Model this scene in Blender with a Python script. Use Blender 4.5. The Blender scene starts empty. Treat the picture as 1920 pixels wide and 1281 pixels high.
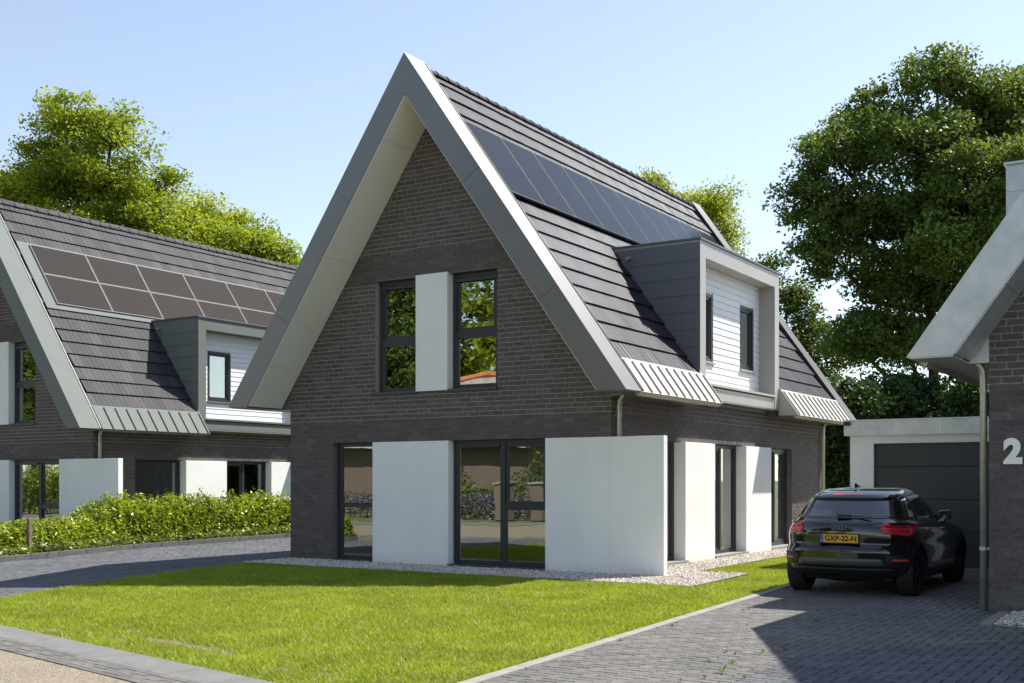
import bpy, bmesh, math, random
import numpy as np
from mathutils import Vector, Matrix

rad = math.radians
random.seed(11)
scene = bpy.context.scene
COL = scene.collection

# ------------------------------------------------------------------ camera, sky, sun, exposure
CAM = Vector((15.906, -16.944, 1.58))
cd = bpy.data.cameras.new('camera'); cam = bpy.data.objects.new('camera', cd); COL.objects.link(cam)
cam.location = CAM; cam.rotation_euler = (rad(90), 0, rad(32.2))
cd.sensor_width = 36; cd.sensor_fit = 'HORIZONTAL'; cd.lens = 40.07; cd.shift_y = 0.1352
cd.clip_start = 0.1; cd.clip_end = 3000
scene.camera = cam

SUN = Vector((0.297, 0.533, 0.791)).normalized()          # towards the sun
w = bpy.data.worlds.new('World'); scene.world = w; w.use_nodes = True
nt = w.node_tree; nt.nodes.clear()
sky = nt.nodes.new('ShaderNodeTexSky'); sky.sky_type = 'NISHITA'; sky.sun_disc = False
sky.sun_elevation = math.asin(SUN.z); sky.sun_rotation = math.atan2(SUN.x, SUN.y)
sky.altitude = 0; sky.air_density = 1.0; sky.dust_density = 0.3; sky.ozone_density = 2.0
bg = nt.nodes.new('ShaderNodeBackground'); bg.inputs[1].default_value = 0.080
wo = nt.nodes.new('ShaderNodeOutputWorld')
hs = nt.nodes.new('ShaderNodeHueSaturation'); hs.inputs['Saturation'].default_value = 0.74   # pale hazy blue all over
nt.links.new(sky.outputs[0], hs.inputs['Color']); nt.links.new(hs.outputs[0], bg.inputs[0]); nt.links.new(bg.outputs[0], wo.inputs[0])
sl = bpy.data.lights.new('sun', 'SUN'); sun = bpy.data.objects.new('sun', sl); COL.objects.link(sun)
sl.energy = 3.3; sl.angle = rad(0.53); sl.color = (1.0, 0.955, 0.88)
sun.rotation_euler = SUN.to_track_quat('Z', 'Y').to_euler(); sun.location = (20, 30, 40)
vs = scene.view_settings; vs.view_transform = 'Standard'; vs.look = 'None'; vs.exposure = 1.42; vs.gamma = 1
vs.use_curve_mapping = False

# ------------------------------------------------------------------ materials
def nodes(name):
    m = bpy.data.materials.new(name); m.use_nodes = True
    t = m.node_tree; b = t.nodes['Principled BSDF']
    return m, t, b
def ramp(t, fac, stops):
    r = t.nodes.new('ShaderNodeValToRGB'); e = r.color_ramp.elements
    while len(e) < len(stops): e.new(0.5)
    for k, (p, c) in enumerate(stops):
        e[k].position = p; e[k].color = (*c, 1)
    t.links.new(fac, r.inputs[0]); return r.outputs[0]
def noise(t, scale, detail=4, rough=0.55, coord='Object', vec=None):
    n = t.nodes.new('ShaderNodeTexNoise'); n.inputs['Scale'].default_value = scale
    n.inputs['Detail'].default_value = detail; n.inputs['Roughness'].default_value = rough
    if vec is None:
        c = t.nodes.new('ShaderNodeTexCoord'); vec = c.outputs[coord]
    t.links.new(vec, n.inputs['Vector']); return n.outputs['Fac']
def geopos(t):
    return t.nodes.new('ShaderNodeNewGeometry').outputs['Position']
def mixc(t, fac, a, b, mode='MIX'):
    x = t.nodes.new('ShaderNodeMix'); x.data_type = 'RGBA'; x.blend_type = mode
    for s, v in ((0, fac), (6, a), (7, b)):
        if isinstance(v, (int, float)): x.inputs[s].default_value = v
        elif isinstance(v, tuple): x.inputs[s].default_value = (*v, 1)
        else: t.links.new(v, x.inputs[s])
    return x.outputs[2]
def mth(t, op, a, b=0.0):
    x = t.nodes.new('ShaderNodeMath'); x.operation = op
    for k, v in enumerate((a, b)):
        if isinstance(v, (int, float)): x.inputs[k].default_value = v
        else: t.links.new(v, x.inputs[k])
    return x.outputs[0]
def rnd(t):
    a = t.nodes.new('ShaderNodeAttribute'); a.attribute_name = 'rnd'
    o = t.nodes.new('ShaderNodeObjectInfo')
    return mth(t, 'FRACT', mth(t, 'ADD', a.outputs['Fac'], o.outputs['Random']))
def bump(t, b, h, dist=0.01, strength=0.5):
    n = t.nodes.new('ShaderNodeBump'); n.inputs['Distance'].default_value = dist; n.inputs['Strength'].default_value = strength
    t.links.new(h, n.inputs['Height']); t.links.new(n.outputs[0], b.inputs['Normal'])
def wavy(m, scale=1.6, dist=.012):
    t = m.node_tree; bump(t, t.nodes['Principled BSDF'], noise(t, scale, 2, .4, vec=geopos(t)), dist, .35)
def simple(name, col, rough=0.6, metal=0.0, var=0.12, scale=6.0, bmp=0.0, spec=0.5, coat=0.0):
    m, t, b = nodes(name)
    f = noise(t, scale, 5, 0.6, vec=geopos(t))
    lo = tuple(c * (1 - var) for c in col); hi = tuple(min(1, c * (1 + var)) for c in col)
    t.links.new(ramp(t, f, [(0.3, lo), (0.7, hi)]), b.inputs['Base Color'])
    b.inputs['Roughness'].default_value = rough; b.inputs['Metallic'].default_value = metal
    b.inputs['Specular IOR Level'].default_value = spec; b.inputs['Coat Weight'].default_value = coat
    b.inputs['Coat Roughness'].default_value = 0.03
    if bmp: bump(t, b, noise(t, scale * 12, 4, vec=geopos(t)), bmp, 0.6)
    return m
M = {}
def varied(name, stops, rough, bscale=60, bdist=0.003, nvar=0.25, nscale=40, spec=0.4, big=0.0):
    m, t, b = nodes(name)
    c = ramp(t, rnd(t), stops)
    f = noise(t, nscale, 5, 0.65, vec=geopos(t))
    c = mixc(t, 1.0, c, ramp(t, f, [(0.3, (1 - nvar,) * 3), (0.7, (1 + nvar,) * 3)]), 'MULTIPLY')
    if big:
        g = noise(t, 0.7, 3, 0.5, vec=geopos(t))
        c = mixc(t, 1.0, c, ramp(t, g, [(0.35, (1 - big,) * 3), (0.65, (1 + big,) * 3)]), 'MULTIPLY')
    t.links.new(c, b.inputs['Base Color'])
    b.inputs['Roughness'].default_value = rough; b.inputs['Specular IOR Level'].default_value = spec
    if bdist: bump(t, b, noise(t, bscale, 4, vec=geopos(t)), bdist, 0.7)
    return m
M['brick'] = varied('brick', [(0.0, (.088, .073, .070)), (.3, (.110, .094, .092)), (.55, (.096, .078, .072)), (.75, (.130, .115, .117)), (.93, (.118, .090, .079)), (1, (.094, .080, .079))], .72, 90, .004, .3, 30, .35)
M['mortar_light'] = simple('mortar_light', (.33, .30, .275), .9, 0, .2, 20)
M['mortar_dark'] = simple('mortar_dark', (.140, .124, .120), .9, 0, .25, 20)
m, t, b = nodes('white_render')
pz = t.nodes.new('ShaderNodeSeparateXYZ'); gp_ = geopos(t); t.links.new(gp_, pz.inputs[0])
mp = t.nodes.new('ShaderNodeMapping'); mp.inputs['Scale'].default_value = (5.0, 5.0, .5); t.links.new(gp_, mp.inputs['Vector'])
c = ramp(t, noise(t, 1.2, 5, .6, vec=gp_), [(.3, (.83, .83, .815)), (.7, (.885, .885, .87))])
c = mixc(t, 1.0, c, ramp(t, noise(t, 1.0, 4, .6, vec=mp.outputs[0]), [(.30, (.978, .976, .972)), (.55, (1, 1, 1))]), 'MULTIPLY')
spl = mth(t, 'MULTIPLY', mth(t, 'MAXIMUM', mth(t, 'SUBTRACT', 1.0, mth(t, 'MULTIPLY', mth(t, 'ABSOLUTE', pz.outputs['Z']), 4.5)), 0.0), noise(t, 9, 5, .7, vec=gp_))
c = mixc(t, mth(t, 'MULTIPLY', spl, .75), c, (.50, .47, .42))
t.links.new(c, b.inputs['Base Color']); b.inputs['Roughness'].default_value = .85; b.inputs['Specular IOR Level'].default_value = .2
bump(t, b, noise(t, 160, 4, .7, vec=gp_), .004, .5); M['white'] = m
M['metal'] = simple('grey_coated_metal', (.195, .188, .177), .38, .75, .05, 1.2, 0, .5)
M['metal_light'] = simple('beige_coated_metal', (.42, .40, .365), .5, .3, .05, 1.2, 0, .5)
M['metal_dark'] = simple('anthracite_cladding', (.16, .16, .175), .5, .3, .05, 1.2, 0, .5)
M['metal_green'] = simple('green_grey_metal', (.175, .19, .176), .85, .0, .05, 1.2, 0, .2)
for k in ('metal', 'metal_light', 'metal_dark', 'metal_green'): wavy(M[k])
M['soffit'] = simple('pale_soffit_board', (.84, .82, .74), .55, 0, .03, 1.0, 0, .4)
m, t, b = nodes('galvanised_zinc')
f1 = noise(t, 3.0, 6, .6, vec=geopos(t)); f2 = noise(t, 70, 3, .7, vec=geopos(t))
c = ramp(t, f1, [(.3, (.50, .51, .52)), (.7, (.68, .68, .67))])
c = mixc(t, 1.0, c, ramp(t, f2, [(.35, (.86, .86, .86)), (.65, (1.08, 1.08, 1.08))]), 'MULTIPLY')
t.links.new(c, b.inputs['Base Color']); b.inputs['Metallic'].default_value = .55; b.inputs['Roughness'].default_value = .45
M['zinc'] = m
M['pipe'] = simple('zinc_pipe', (.50, .48, .42), .38, .6, .12, 9)
M['black'] = simple('black_seam', (.018, .018, .02), .5, 0, .1, 5)
M['tile'] = varied('roof_tile', [(0, (.018, .020, .025)), (.5, (.027, .029, .035)), (1, (.040, .041, .046))], .42, 160, 0, .25, 25, .3); M['tile'].node_tree.nodes['Principled BSDF'].inputs['IOR'].default_value = 1.32
M['tile_matt'] = varied('matt_roof_tile', [(0, (.036, .036, .040)), (.5, (.046, .046, .051)), (1, (.066, .064, .064))], .70, 160, 0, .25, 25, .22)
M['pv'] = simple('solar_cells', (.013, .015, .020), .2, 0, .2, 3, 0, .28, .0); M['pv'].node_tree.nodes['Principled BSDF'].inputs['IOR'].default_value = 1.22
m, t, b = nodes('solar_cells_brown')
wv = t.nodes.new('ShaderNodeTexWave'); wv.bands_direction = 'Z'; wv.inputs['Scale'].default_value = 7.5
t.links.new(geopos(t), wv.inputs['Vector'])
t.links.new(ramp(t, wv.outputs['Fac'], [(.35, (.022, .018, .017)), (.65, (.040, .034, .032))]), b.inputs['Base Color'])
b.inputs['Roughness'].default_value = .6; b.inputs['Specular IOR Level'].default_value = .3; b.inputs['IOR'].default_value = 1.15; M['pv_brown'] = m
M['alu'] = simple('aluminium', (.62, .62, .62), .35, .7, .04, 5)
M['pv_frame'] = simple('solar_panel_frame', (.34, .33, .32), .8, .0, .04, 5, 0, .1)
M['frame'] = simple('dark_window_frame', (.024, .027, .034), .42, 0, .1, 4, 0, .5)
M['stone'] = simple('dark_sill_stone', (.055, .060, .066), .5, 0, .2, 14, 0, .5)
M['stone_grey'] = simple('grey_sill_stone', (.25, .25, .24), .6, 0, .2, 14)
m, t, b = nodes('window_glass'); t.nodes.remove(b)
gl = t.nodes.new('ShaderNodeBsdfGlossy'); gl.inputs['Roughness'].default_value = 0.0; gl.inputs['Color'].default_value = (.93, .95, .92, 1)
tr = t.nodes.new('ShaderNodeBsdfTransparent'); tr.inputs['Color'].default_value = (.60, .66, .58, 1)
fr = t.nodes.new('ShaderNodeFresnel'); fr.inputs['IOR'].default_value = 1.55
gp = noise(t, 1.1, 2, .5, vec=geopos(t)); bn = t.nodes.new('ShaderNodeBump'); bn.inputs['Distance'].default_value = .004; bn.inputs['Strength'].default_value = .4
t.links.new(gp, bn.inputs['Height']); t.links.new(bn.outputs[0], gl.inputs['Normal'])
mx = t.nodes.new('ShaderNodeMixShader'); t.links.new(mth(t, 'MINIMUM', mth(t, 'ADD', mth(t, 'MULTIPLY', fr.outputs[0], 1.9), .27), .9), mx.inputs[0])
t.links.new(tr.outputs[0], mx.inputs[1]); t.links.new(gl.outputs[0], mx.inputs[2])
t.links.new(mx.outputs[0], t.nodes['Material Output'].inputs[0]); M['glass'] = m
M['siding'] = simple('white_painted_board', (.80, .81, .81), .5, 0, .025, 3, 0, .4)
M['plaster'] = simple('beige_inner_plaster', (.52, .49, .42), .9, 0, .04, 2)
M['floor_in'] = simple('inner_floor', (.33, .28, .22), .6, 0, .1, 2)
M['paver'] = varied('concrete_paver', [(0, (.116, .111, .104)), (.5, (.138, .132, .123)), (1, (.158, .150, .139))], .85, 220, .002, .18, 90, .3, .10)
M['paver_blue'] = varied('blue_concrete_paver', [(0, (.078, .081, .088)), (.5, (.096, .10, .108)), (1, (.118, .122, .130))], .8, 220, .002, .2, 90, .3, .10)
M['sand'] = simple('joint_sand', (.026, .025, .022), .95, 0, .4, 30)
M['kerb'] = simple('concrete_kerb', (.165, .160, .150), .85, 0, .16, 5, .002)
M['kerb_light'] = simple('light_concrete_edging', (.25, .235, .205), .85, 0, .16, 6, .002)
M['kerb_dark'] = simple('dark_concrete_kerb', (.085, .085, .088), .8, 0, .25, 6, .002)
m, t, b = nodes('road_aggregate')
v = t.nodes.new('ShaderNodeTexVoronoi'); v.inputs['Scale'].default_value = 95; t.links.new(geopos(t), v.inputs['Vector'])
sp = t.nodes.new('ShaderNodeSeparateColor'); t.links.new(v.outputs['Color'], sp.inputs[0])
c = ramp(t, sp.outputs[0], [(0, (.13, .10, .066)), (.4, (.21, .165, .115)), (.75, (.26, .215, .16)), (1, (.36, .32, .265))])
t.links.new(mixc(t, 1, c, ramp(t, noise(t, 1.3, 4, vec=geopos(t)), [(.3, (.88,) * 3), (.7, (1.08,) * 3)]), 'MULTIPLY'), b.inputs['Base Color'])
b.inputs['Roughness'].default_value = .9; bump(t, b, v.outputs['Distance'], .006, .6); M['road'] = m
M['soil'] = simple('lawn_soil', (.155, .130, .062), .95, 0, .4, 6)
M['ground'] = simple('rough_ground', (.10, .12, .045), .95, 0, .35, .8)
M['gravel'] = varied('pale_gravel', [(0, (.27, .24, .21)), (.15, (.45, .40, .34)), (.45, (.62, .57, .50)), (.75, (.72, .69, .64)), (.92, (.50, .40, .30)), (1, (.34, .32, .30))], .75, 100, .002, .12, 60)
def leafmat(name, stops, trans=.4, big=.22, bigscale=.5, rough=.5, spec=.35, patch=None):
    m, t, b = nodes(name); c = ramp(t, rnd(t), stops)
    g = noise(t, bigscale, 3, .55, vec=geopos(t))
    c = mixc(t, 1, c, ramp(t, g, [(.32, (1 - big,) * 3), (.68, (1 + big,) * 3)]), 'MULTIPLY')
    if patch:
        g2 = noise(t, patch[0], 4, .6, vec=geopos(t))
        c = mixc(t, ramp(t, g2, [(patch[1], (0, 0, 0)), (patch[2], (1, 1, 1))]), c, patch[3])
    t.links.new(c, b.inputs['Base Color']); b.inputs['Roughness'].default_value = rough
    b.inputs['Specular IOR Level'].default_value = spec
    td = t.nodes.new('ShaderNodeBsdfTranslucent')
    t.links.new(mixc(t, 1, c, (1.25, 1.2, .55), 'MULTIPLY'), td.inputs[0])
    x = t.nodes.new('ShaderNodeMixShader'); x.inputs[0].default_value = trans
    t.links.new(b.outputs[0], x.inputs[1]); t.links.new(td.outputs[0], x.inputs[2])
    t.links.new(x.outputs[0], t.nodes['Material Output'].inputs[0]); return m
M['grass'] = leafmat('lawn_grass', [(0, (.185, .270, .012)), (.4, (.260, .345, .016)), (.75, (.325, .385, .024)), (.88, (.42, .43, .09)), (1, (.58, .55, .26))], .45, .16, 1.1, .5, .35, (2.3, .58, .80, (.30, .31, .045)))
M['leaf_oak'] = leafmat('bright_oak_leaf', [(0, (.175, .235, .024)), (.5, (.265, .330, .028)), (1, (.365, .395, .040))], .5, .2, .5)
M['leaf_dark'] = leafmat('deep_green_leaf', [(0, (.060, .102, .024)), (.5, (.090, .143, .032)), (1, (.150, .200, .040))], .45, .25, .45)
M['leaf_conifer'] = leafmat('dark_evergreen_leaf', [(0, (.025, .050, .016)), (.6, (.040, .076, .022)), (1, (.065, .105, .026))], .3, .3, .5)
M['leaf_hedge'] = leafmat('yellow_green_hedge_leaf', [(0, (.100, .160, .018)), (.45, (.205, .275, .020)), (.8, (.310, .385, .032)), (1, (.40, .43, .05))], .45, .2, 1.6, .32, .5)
M['leaf_cover'] = leafmat('ground_cover_leaf', [(0, (.085, .135, .02)), (.5, (.14, .19, .03)), (1, (.24, .26, .06))], .35, .2, 2, .4, .4)
M['lavender'] = leafmat('lavender_flower', [(0, (.12, .10, .20)), (.5, (.22, .18, .32)), (1, (.12, .16, .06))], .2)
M['bark'] = simple('tree_bark', (.060, .047, .036), .9, 0, .35, 5, .01)
M['post'] = simple('weathered_post', (.20, .15, .11), .9, 0, .3, 12, .004)
M['wire'] = simple('steel_wire', (.25, .25, .25), .5, .8)
M['brown_brick'] = varied('brown_brick', [(0, (.13, .10, .075)), (.5, (.17, .13, .10)), (1, (.21, .165, .13))], .85, 60, .004)
M['orange_tile'] = simple('orange_ridge_tile', (.52, .17, .07), .7, 0, .2, 3)
M['grey_roof'] = simple('grey_roof', (.30, .28, .25), .85, 0, .2, 3)
M['garage_door'] = simple('anthracite_door', (.030, .033, .039), .45, 0, .06, 2, 0, .5)
# car
M['paint'] = simple('black_car_paint', (.0035, .0035, .0045), .12, 0, .05, 1, 0, .5, 1.0)
M['plastic'] = simple('black_plastic', (.012, .012, .013), .5)
M['tyre'] = simple('tyre_rubber', (.013, .013, .014), .75, 0, .2, 20)
M['rim'] = simple('black_alloy', (.022, .022, .025), .25, .6)
M['car_glass'] = simple('dark_car_glass', (.012, .014, .017), .03, 0, .02, 1, 0, .9, 1.0)
M['rear_glass'] = simple('rear_window_glass', (.050, .057, .070), .03, 0, .02, 1, 0, .8, 1.0)
M['red'] = simple('red_lamp_lens', (.68, .018, .035), .12, 0, .1, 20, 0, .6, 1.0)
M['red_dark'] = simple('dark_red_lens', (.40, .010, .022), .14, 0, .1, 20, 0, .6, 1.0)
M['red_bright'] = simple('orange_red_reflector', (.75, .06, .02), .2, 0, .05, 20)
M['yellow'] = simple('plate_yellow', (.74, .38, .015), .4, 0, .02, 5)
M['blue'] = simple('plate_blue', (.02, .10, .42), .4, 0, .02, 5)
M['ink'] = simple('plate_black', (.006, .006, .007), .4)
M['chrome'] = simple('dark_chrome', (.22, .22, .24), .15, .9)
M['trim_grey'] = simple('grey_bumper_strip', (.10, .098, .09), .3, .3, .05, 3)

# ------------------------------------------------------------------ mesh helpers
class MB:
    def __init__(s): s.v = []; s.f = []; s.m = []; s.r = []
    def add(s, vs_, fs, m=0, r=0.0):
        o = len(s.v); s.v += [tuple(p) for p in vs_]
        for f in fs: s.f.append(tuple(i + o for i in f)); s.m.append(m); s.r.append(r)
        return s
    def box(s, x0, x1, y0, y1, z0, z1, m=0, r=0.0):
        v_ = [(x, y, z) for z in (z0, z1) for y in (y0, y1) for x in (x0, x1)]
        return s.add(v_, [(0, 2, 3, 1), (4, 5, 7, 6), (0, 1, 5, 4), (2, 6, 7, 3), (0, 4, 6, 2), (1, 3, 7, 5)], m, r)
    def hexa(s, v_, m=0, r=0.0):   # same vertex order as box
        return s.add(v_, [(0, 2, 3, 1), (4, 5, 7, 6), (0, 1, 5, 4), (2, 6, 7, 3), (0, 4, 6, 2), (1, 3, 7, 5)], m, r)
    def prism(s, poly, axis, a, b, m=0, r=0.0):
        n = len(poly)
        mk = {'y': lambda p, t: (p[0], t, p[1]), 'x': lambda p, t: (t, p[0], p[1]), 'z': lambda p, t: (p[0], p[1], t)}[axis]
        v_ = [mk(p, a) for p in poly] + [mk(p, b) for p in poly]
        fs = [tuple(range(n)), tuple(range(2 * n - 1, n - 1, -1))] + [(i, (i + 1) % n, (i + 1) % n + n, i + n) for i in range(n)]
        return s.add(v_, fs, m, r)
    def tube(s, pts, rads, n=8, m=0, r=0.0, caps=True):
        pts = [Vector(p) for p in pts]
        if not hasattr(rads, '__len__'): rads = [rads] * len(pts)
        rings = []
        for i, p in enumerate(pts):
            d = (pts[min(i + 1, len(pts) - 1)] - pts[max(i - 1, 0)]).normalized()
            u = d.cross(Vector((0.31, 0.17, 0.93))); u = u.normalized() if u.length > 1e-4 else Vector((1, 0, 0))
            q = d.cross(u)
            rings.append([p + (u * math.cos(a) + q * math.sin(a)) * rads[i] for a in [2 * math.pi * k / n for k in range(n)]])
        v_ = [p for g in rings for p in g]; fs = []
        for i in range(len(pts) - 1):
            for k in range(n):
                a = i * n + k; b_ = i * n + (k + 1) % n
                fs.append((a, b_, b_ + n, a + n))
        if caps: fs += [tuple(range(n)), tuple(range(len(v_) - 1, len(v_) - n - 1, -1))]
        return s.add(v_, fs, m, r)
    def lathe(s, prof, axis, c, n=32, m=0):   # prof: (radius, offset along axis)
        v_ = []
        for (q, o) in prof:
            for k in range(n):
                a = 2 * math.pi * k / n
                v_.append((c[0] + o, c[1] + q * math.cos(a), c[2] + q * math.sin(a)) if axis == 'x' else (c[0] + q * math.cos(a), c[1] + q * math.sin(a), c[2] + o))
        fs = []
        for i in range(len(prof) - 1):
            for k in range(n): fs.append((i * n + k, i * n + (k + 1) % n, (i + 1) * n + (k + 1) % n, (i + 1) * n + k))
        return s.add(v_, fs, m)
    def mesh(s, name, mats, smooth=False, fix=True):
        me = bpy.data.meshes.new(name); me.from_pydata(s.v, [], s.f)
        for k in mats: me.materials.append(M[k] if isinstance(k, str) else k)
        me.polygons.foreach_set('material_index', s.m)
        if any(s.r):
            a = me.attributes.new('rnd', 'FLOAT', 'FACE'); a.data.foreach_set('value', s.r)
        if fix:
            bm = bmesh.new(); bm.from_mesh(me); bmesh.ops.recalc_face_normals(bm, faces=bm.faces); bm.to_mesh(me); bm.free()
        if smooth: me.polygons.foreach_set('use_smooth', [True] * len(me.polygons))
        me.update(); return me
    def build(s, name, mats, parent=None, smooth=False, fix=True, bevel=0.0):
        if isinstance(mats, str): mats = [mats]
        o = link(s.mesh(name, mats, smooth, fix), name, parent)
        if bevel:
            k = o.modifiers.new('bevel', 'BEVEL'); k.width = bevel; k.segments = 2; k.limit_method = 'ANGLE'
        return o
def link(me, name, parent=None, loc=None):
    o = bpy.data.objects.new(name, me); COL.objects.link(o)
    if parent: o.parent = parent
    if loc: o.location = loc
    return o
def tag(o, label=None, cat=None, group=None, kind=None):
    for k, v_ in (('label', label), ('category', cat), ('group', group), ('kind', kind)):
        if v_: o[k] = v_
    return o
def empty(name, label, cat, loc=(0, 0, 0), rz=0.0, group=None):
    o = bpy.data.objects.new(name, None); COL.objects.link(o); o.location = loc; o.rotation_euler = (0, 0, rz); o.empty_display_size = .3
    return tag(o, label, cat, group)
def npmesh(name, verts, k, mats, r=None, smooth=False):
    """verts (n*k,3): n separate faces of k corners"""
    n = len(verts) // k
    me = bpy.data.meshes.new(name); me.vertices.add(n * k); me.vertices.foreach_set('co', verts.astype(np.float32).ravel())
    me.loops.add(n * k); me.loops.foreach_set('vertex_index', np.arange(n * k, dtype=np.int32))
    me.polygons.add(n); me.polygons.foreach_set('loop_start', np.arange(0, n * k, k, dtype=np.int32))
    for q in mats: me.materials.append(M[q])
    if r is not None:
        a = me.attributes.new('rnd', 'FLOAT', 'FACE'); a.data.foreach_set('value', r.astype(np.float32))
    me.update(calc_edges=True); return me
def text_mesh(s, size, extrude, offset=0.0):
    cu = bpy.data.curves.new('text', 'FONT'); cu.body = s; cu.size = size; cu.extrude = extrude; cu.offset = offset
    cu.align_x = 'CENTER'; cu.align_y = 'CENTER'
    o = bpy.data.objects.new('text', cu); COL.objects.link(o)
    dg = bpy.context.evaluated_depsgraph_get(); me = bpy.data.meshes.new_from_object(o.evaluated_get(dg))
    bpy.data.objects.remove(o); return me
def inpoly(P, poly):
    x, y = P[:, 0], P[:, 1]; ins = np.zeros(len(P), bool); j = len(poly) - 1
    for i in range(len(poly)):
        xi, yi = poly[i]; xj, yj = poly[j]
        ins ^= ((yi > y) != (yj > y)) & (x < (xj - xi) * (y - yi) / (yj - yi + 1e-12) + xi); j = i
    return ins
def pix(p):   # render-frame check used only to choose which pieces are near and in view
    d = Vector(p) - CAM; a = rad(32.2)
    f = -math.sin(a) * d.x + math.cos(a) * d.y; r_ = math.cos(a) * d.x + math.sin(a) * d.y
    if f < .5: return None
    return 960 + 2137 * r_ / f, 900 - 2137 * d.z / f, f

def gpt(px, py):
    a = rad(32.2); k = 1.58 * 2137 / (py - 900); f = Vector((-math.sin(a), math.cos(a), 0)); r_ = Vector((math.cos(a), math.sin(a), 0)); p = CAM + f * k + r_ * (k * (px - 960) / 2137); return p.x, p.y

# ------------------------------------------------------------------ ground, road, driveways
def sheet(name, poly, z, mat, label, cat):
    o = MB().add([(x, y, z) for x, y in poly], [tuple(range(len(poly)))]).build(name, mat, fix=False)
    return tag(o, label, cat, kind='structure')
sheet('ground', [(-1500, -1500), (1500, -1500), (1500, 1500), (-1500, 1500)], -.06, 'ground', 'rough green ground around the houses', 'ground')
E = Vector((.9806, -.1961, 0)); N = Vector((.1961, .9806, 0)); B0 = Vector((4.7, -9.49, 0))   # road edge frame
def rp(a, d, z=0.0): p = B0 + E * a + N * d; return (p.x, p.y, z)
sheet('road', [rp(-60, -.68)[:2], rp(60, -.68)[:2], rp(60, -8.2)[:2], rp(-60, -8.2)[:2]], -.008, 'road', 'beige exposed aggregate road along the front kerb', 'road')
def kx(y): return 10.33 - .062 * y
LAWN = [(2.9, -9.13), (2.02, -7.71), (.89, -4.6), (.10, -1.4), (9.3, -1.4), (9.16, 1.2), (8.25, 1.15), (8.15, 13), (9.88, 13), (9.88, 4.3), (kx(4.3) - .06, 4.3), (kx(-10.7) - .06, -10.72)]
lawn = sheet('lawn', LAWN, -.004, 'soil', 'soil and thatch of the front lawn', 'lawn')

# kerb stones along the road
ks = tag(MB().hexa([rp(-45, -.36, -.12), rp(60, -.36, -.12), rp(-45, -.0, -.12), rp(60, -.0, -.12), rp(-45, -.35, -.016), rp(60, -.35, -.016), rp(-45, -.01, .016), rp(60, -.01, .016)]).build('kerb', 'sand'), 'grey sloping concrete kerb between lawn and road', 'kerb', kind='structure')
a = -12.0
while a < 14:
    L = 1.0; g = .006
    MB().hexa([rp(a + g, -.35, -.1), rp(a + L - g, -.35, -.1), rp(a + g, 0, -.1), rp(a + L - g, 0, -.1),
               rp(a + g, -.35, .0), rp(a + L - g, -.35, .0), rp(a + g, -.0, .022), rp(a + L - g, -.0, .022)]).build('kerb_stone', 'kerb', ks, bevel=.008)
    a += L
# gutter of long clinkers
gut = tag(MB().box(0, 1, 0, 1, -.5, -.4).build('gutter', 'sand'), 'grey clinker gutter between kerb and road', 'gutter', kind='structure')
gut.data = MB().add([rp(-40, -.35, -.010), rp(60, -.35, -.010), rp(60, -.70, -.010), rp(-40, -.70, -.010)], [(0, 1, 2, 3)]).mesh('gutter', ['sand'], fix=False)
gm = MB(); near = []
for row in range(5):
    a = -14 + (row % 2) * .11 + random.random() * .03
    while a < 12:
        d0 = -.353 - row * .066; L = .205
        near.append((a, L, d0)); a += .212
cand = []
for (a, L, d0) in near:
    p = rp(a + L / 2, d0 - .03); q = pix(p)
    dz = random.uniform(-.003, .002)
    V8 = [rp(a, d0 - .061, -.08), rp(a + L, d0 - .061, -.08), rp(a, d0, -.08), rp(a + L, d0, -.08), rp(a, d0 - .061, dz), rp(a + L, d0 - .061, dz), rp(a, d0, dz), rp(a + L, d0, dz)]
    gm.hexa(V8, 0, random.random())
tag(gm.build('clinker', 'paver', gut), kind='stuff')

# main driveway: herringbone pavers
DRIVE = [(kx(-10.9) - .02, -10.83), (kx(4.33) - .02, 4.33), (13.45, 4.33), (13.45, -2.5), (13.72, -2.5), (13.72, -3.72), (19.5, -3.72), (19.5, -12.35)]
drv = tag(MB().add([(x, y, -.012) for x, y in DRIVE], [tuple(range(len(DRIVE)))]).build('driveway', 'sand', fix=False), 'grey herringbone paved driveway under the black car', 'driveway', kind='structure')
U = .105; cells = []
for i in range(-10, 100):
    for j in range(-130, 50):
        k = (i - j) % 4
        if k == 0: cells.append((10 + i * U, 10 + (i + 2) * U, j * U, (j + 1) * U))
        elif k == 3: cells.append((10 + i * U, 10 + (i + 1) * U, j * U, (j + 2) * U))
cc = np.array([((a + b_) / 2, (c_ + d) / 2) for a, b_, c_, d in cells]); ok = inpoly(cc, DRIVE)
lst = []
for (x0, x1, y0, y1), k in zip(cells, ok):
    if not k: continue
    q = pix(((x0 + x1) / 2, (y0 + y1) / 2, 0))
    vis = q and -20 < q[0] < 1940 and q[1] < 1300
    lst.append((q[2] if vis else 1e3, x0, x1, y0, y1))
lst.sort(); g = .0052
def paver_data(w_, h_, bev=.006):
    m_ = MB(); a_, b_ = w_ / 2, h_ / 2
    v_ = [(-a_, -b_, -.03), (a_, -b_, -.03), (a_, b_, -.03), (-a_, b_, -.03), (-a_, -b_, -bev), (a_, -b_, -bev), (a_, b_, -bev), (-a_, b_, -bev),
          (-a_ + bev, -b_ + bev, 0), (a_ - bev, -b_ + bev, 0), (a_ - bev, b_ - bev, 0), (-a_ + bev, b_ - bev, 0)]
    fs = [(8, 9, 10, 11)] + [(i, (i + 1) % 4, (i + 1) % 4 + 4, i + 4) for i in range(4)] + [(i + 4, (i + 1) % 4 + 4, (i + 1) % 4 + 8, i + 8) for i in range(4)]
    return v_, fs
pv_mesh = {}
pm = MB(); n_ind = 0
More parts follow.
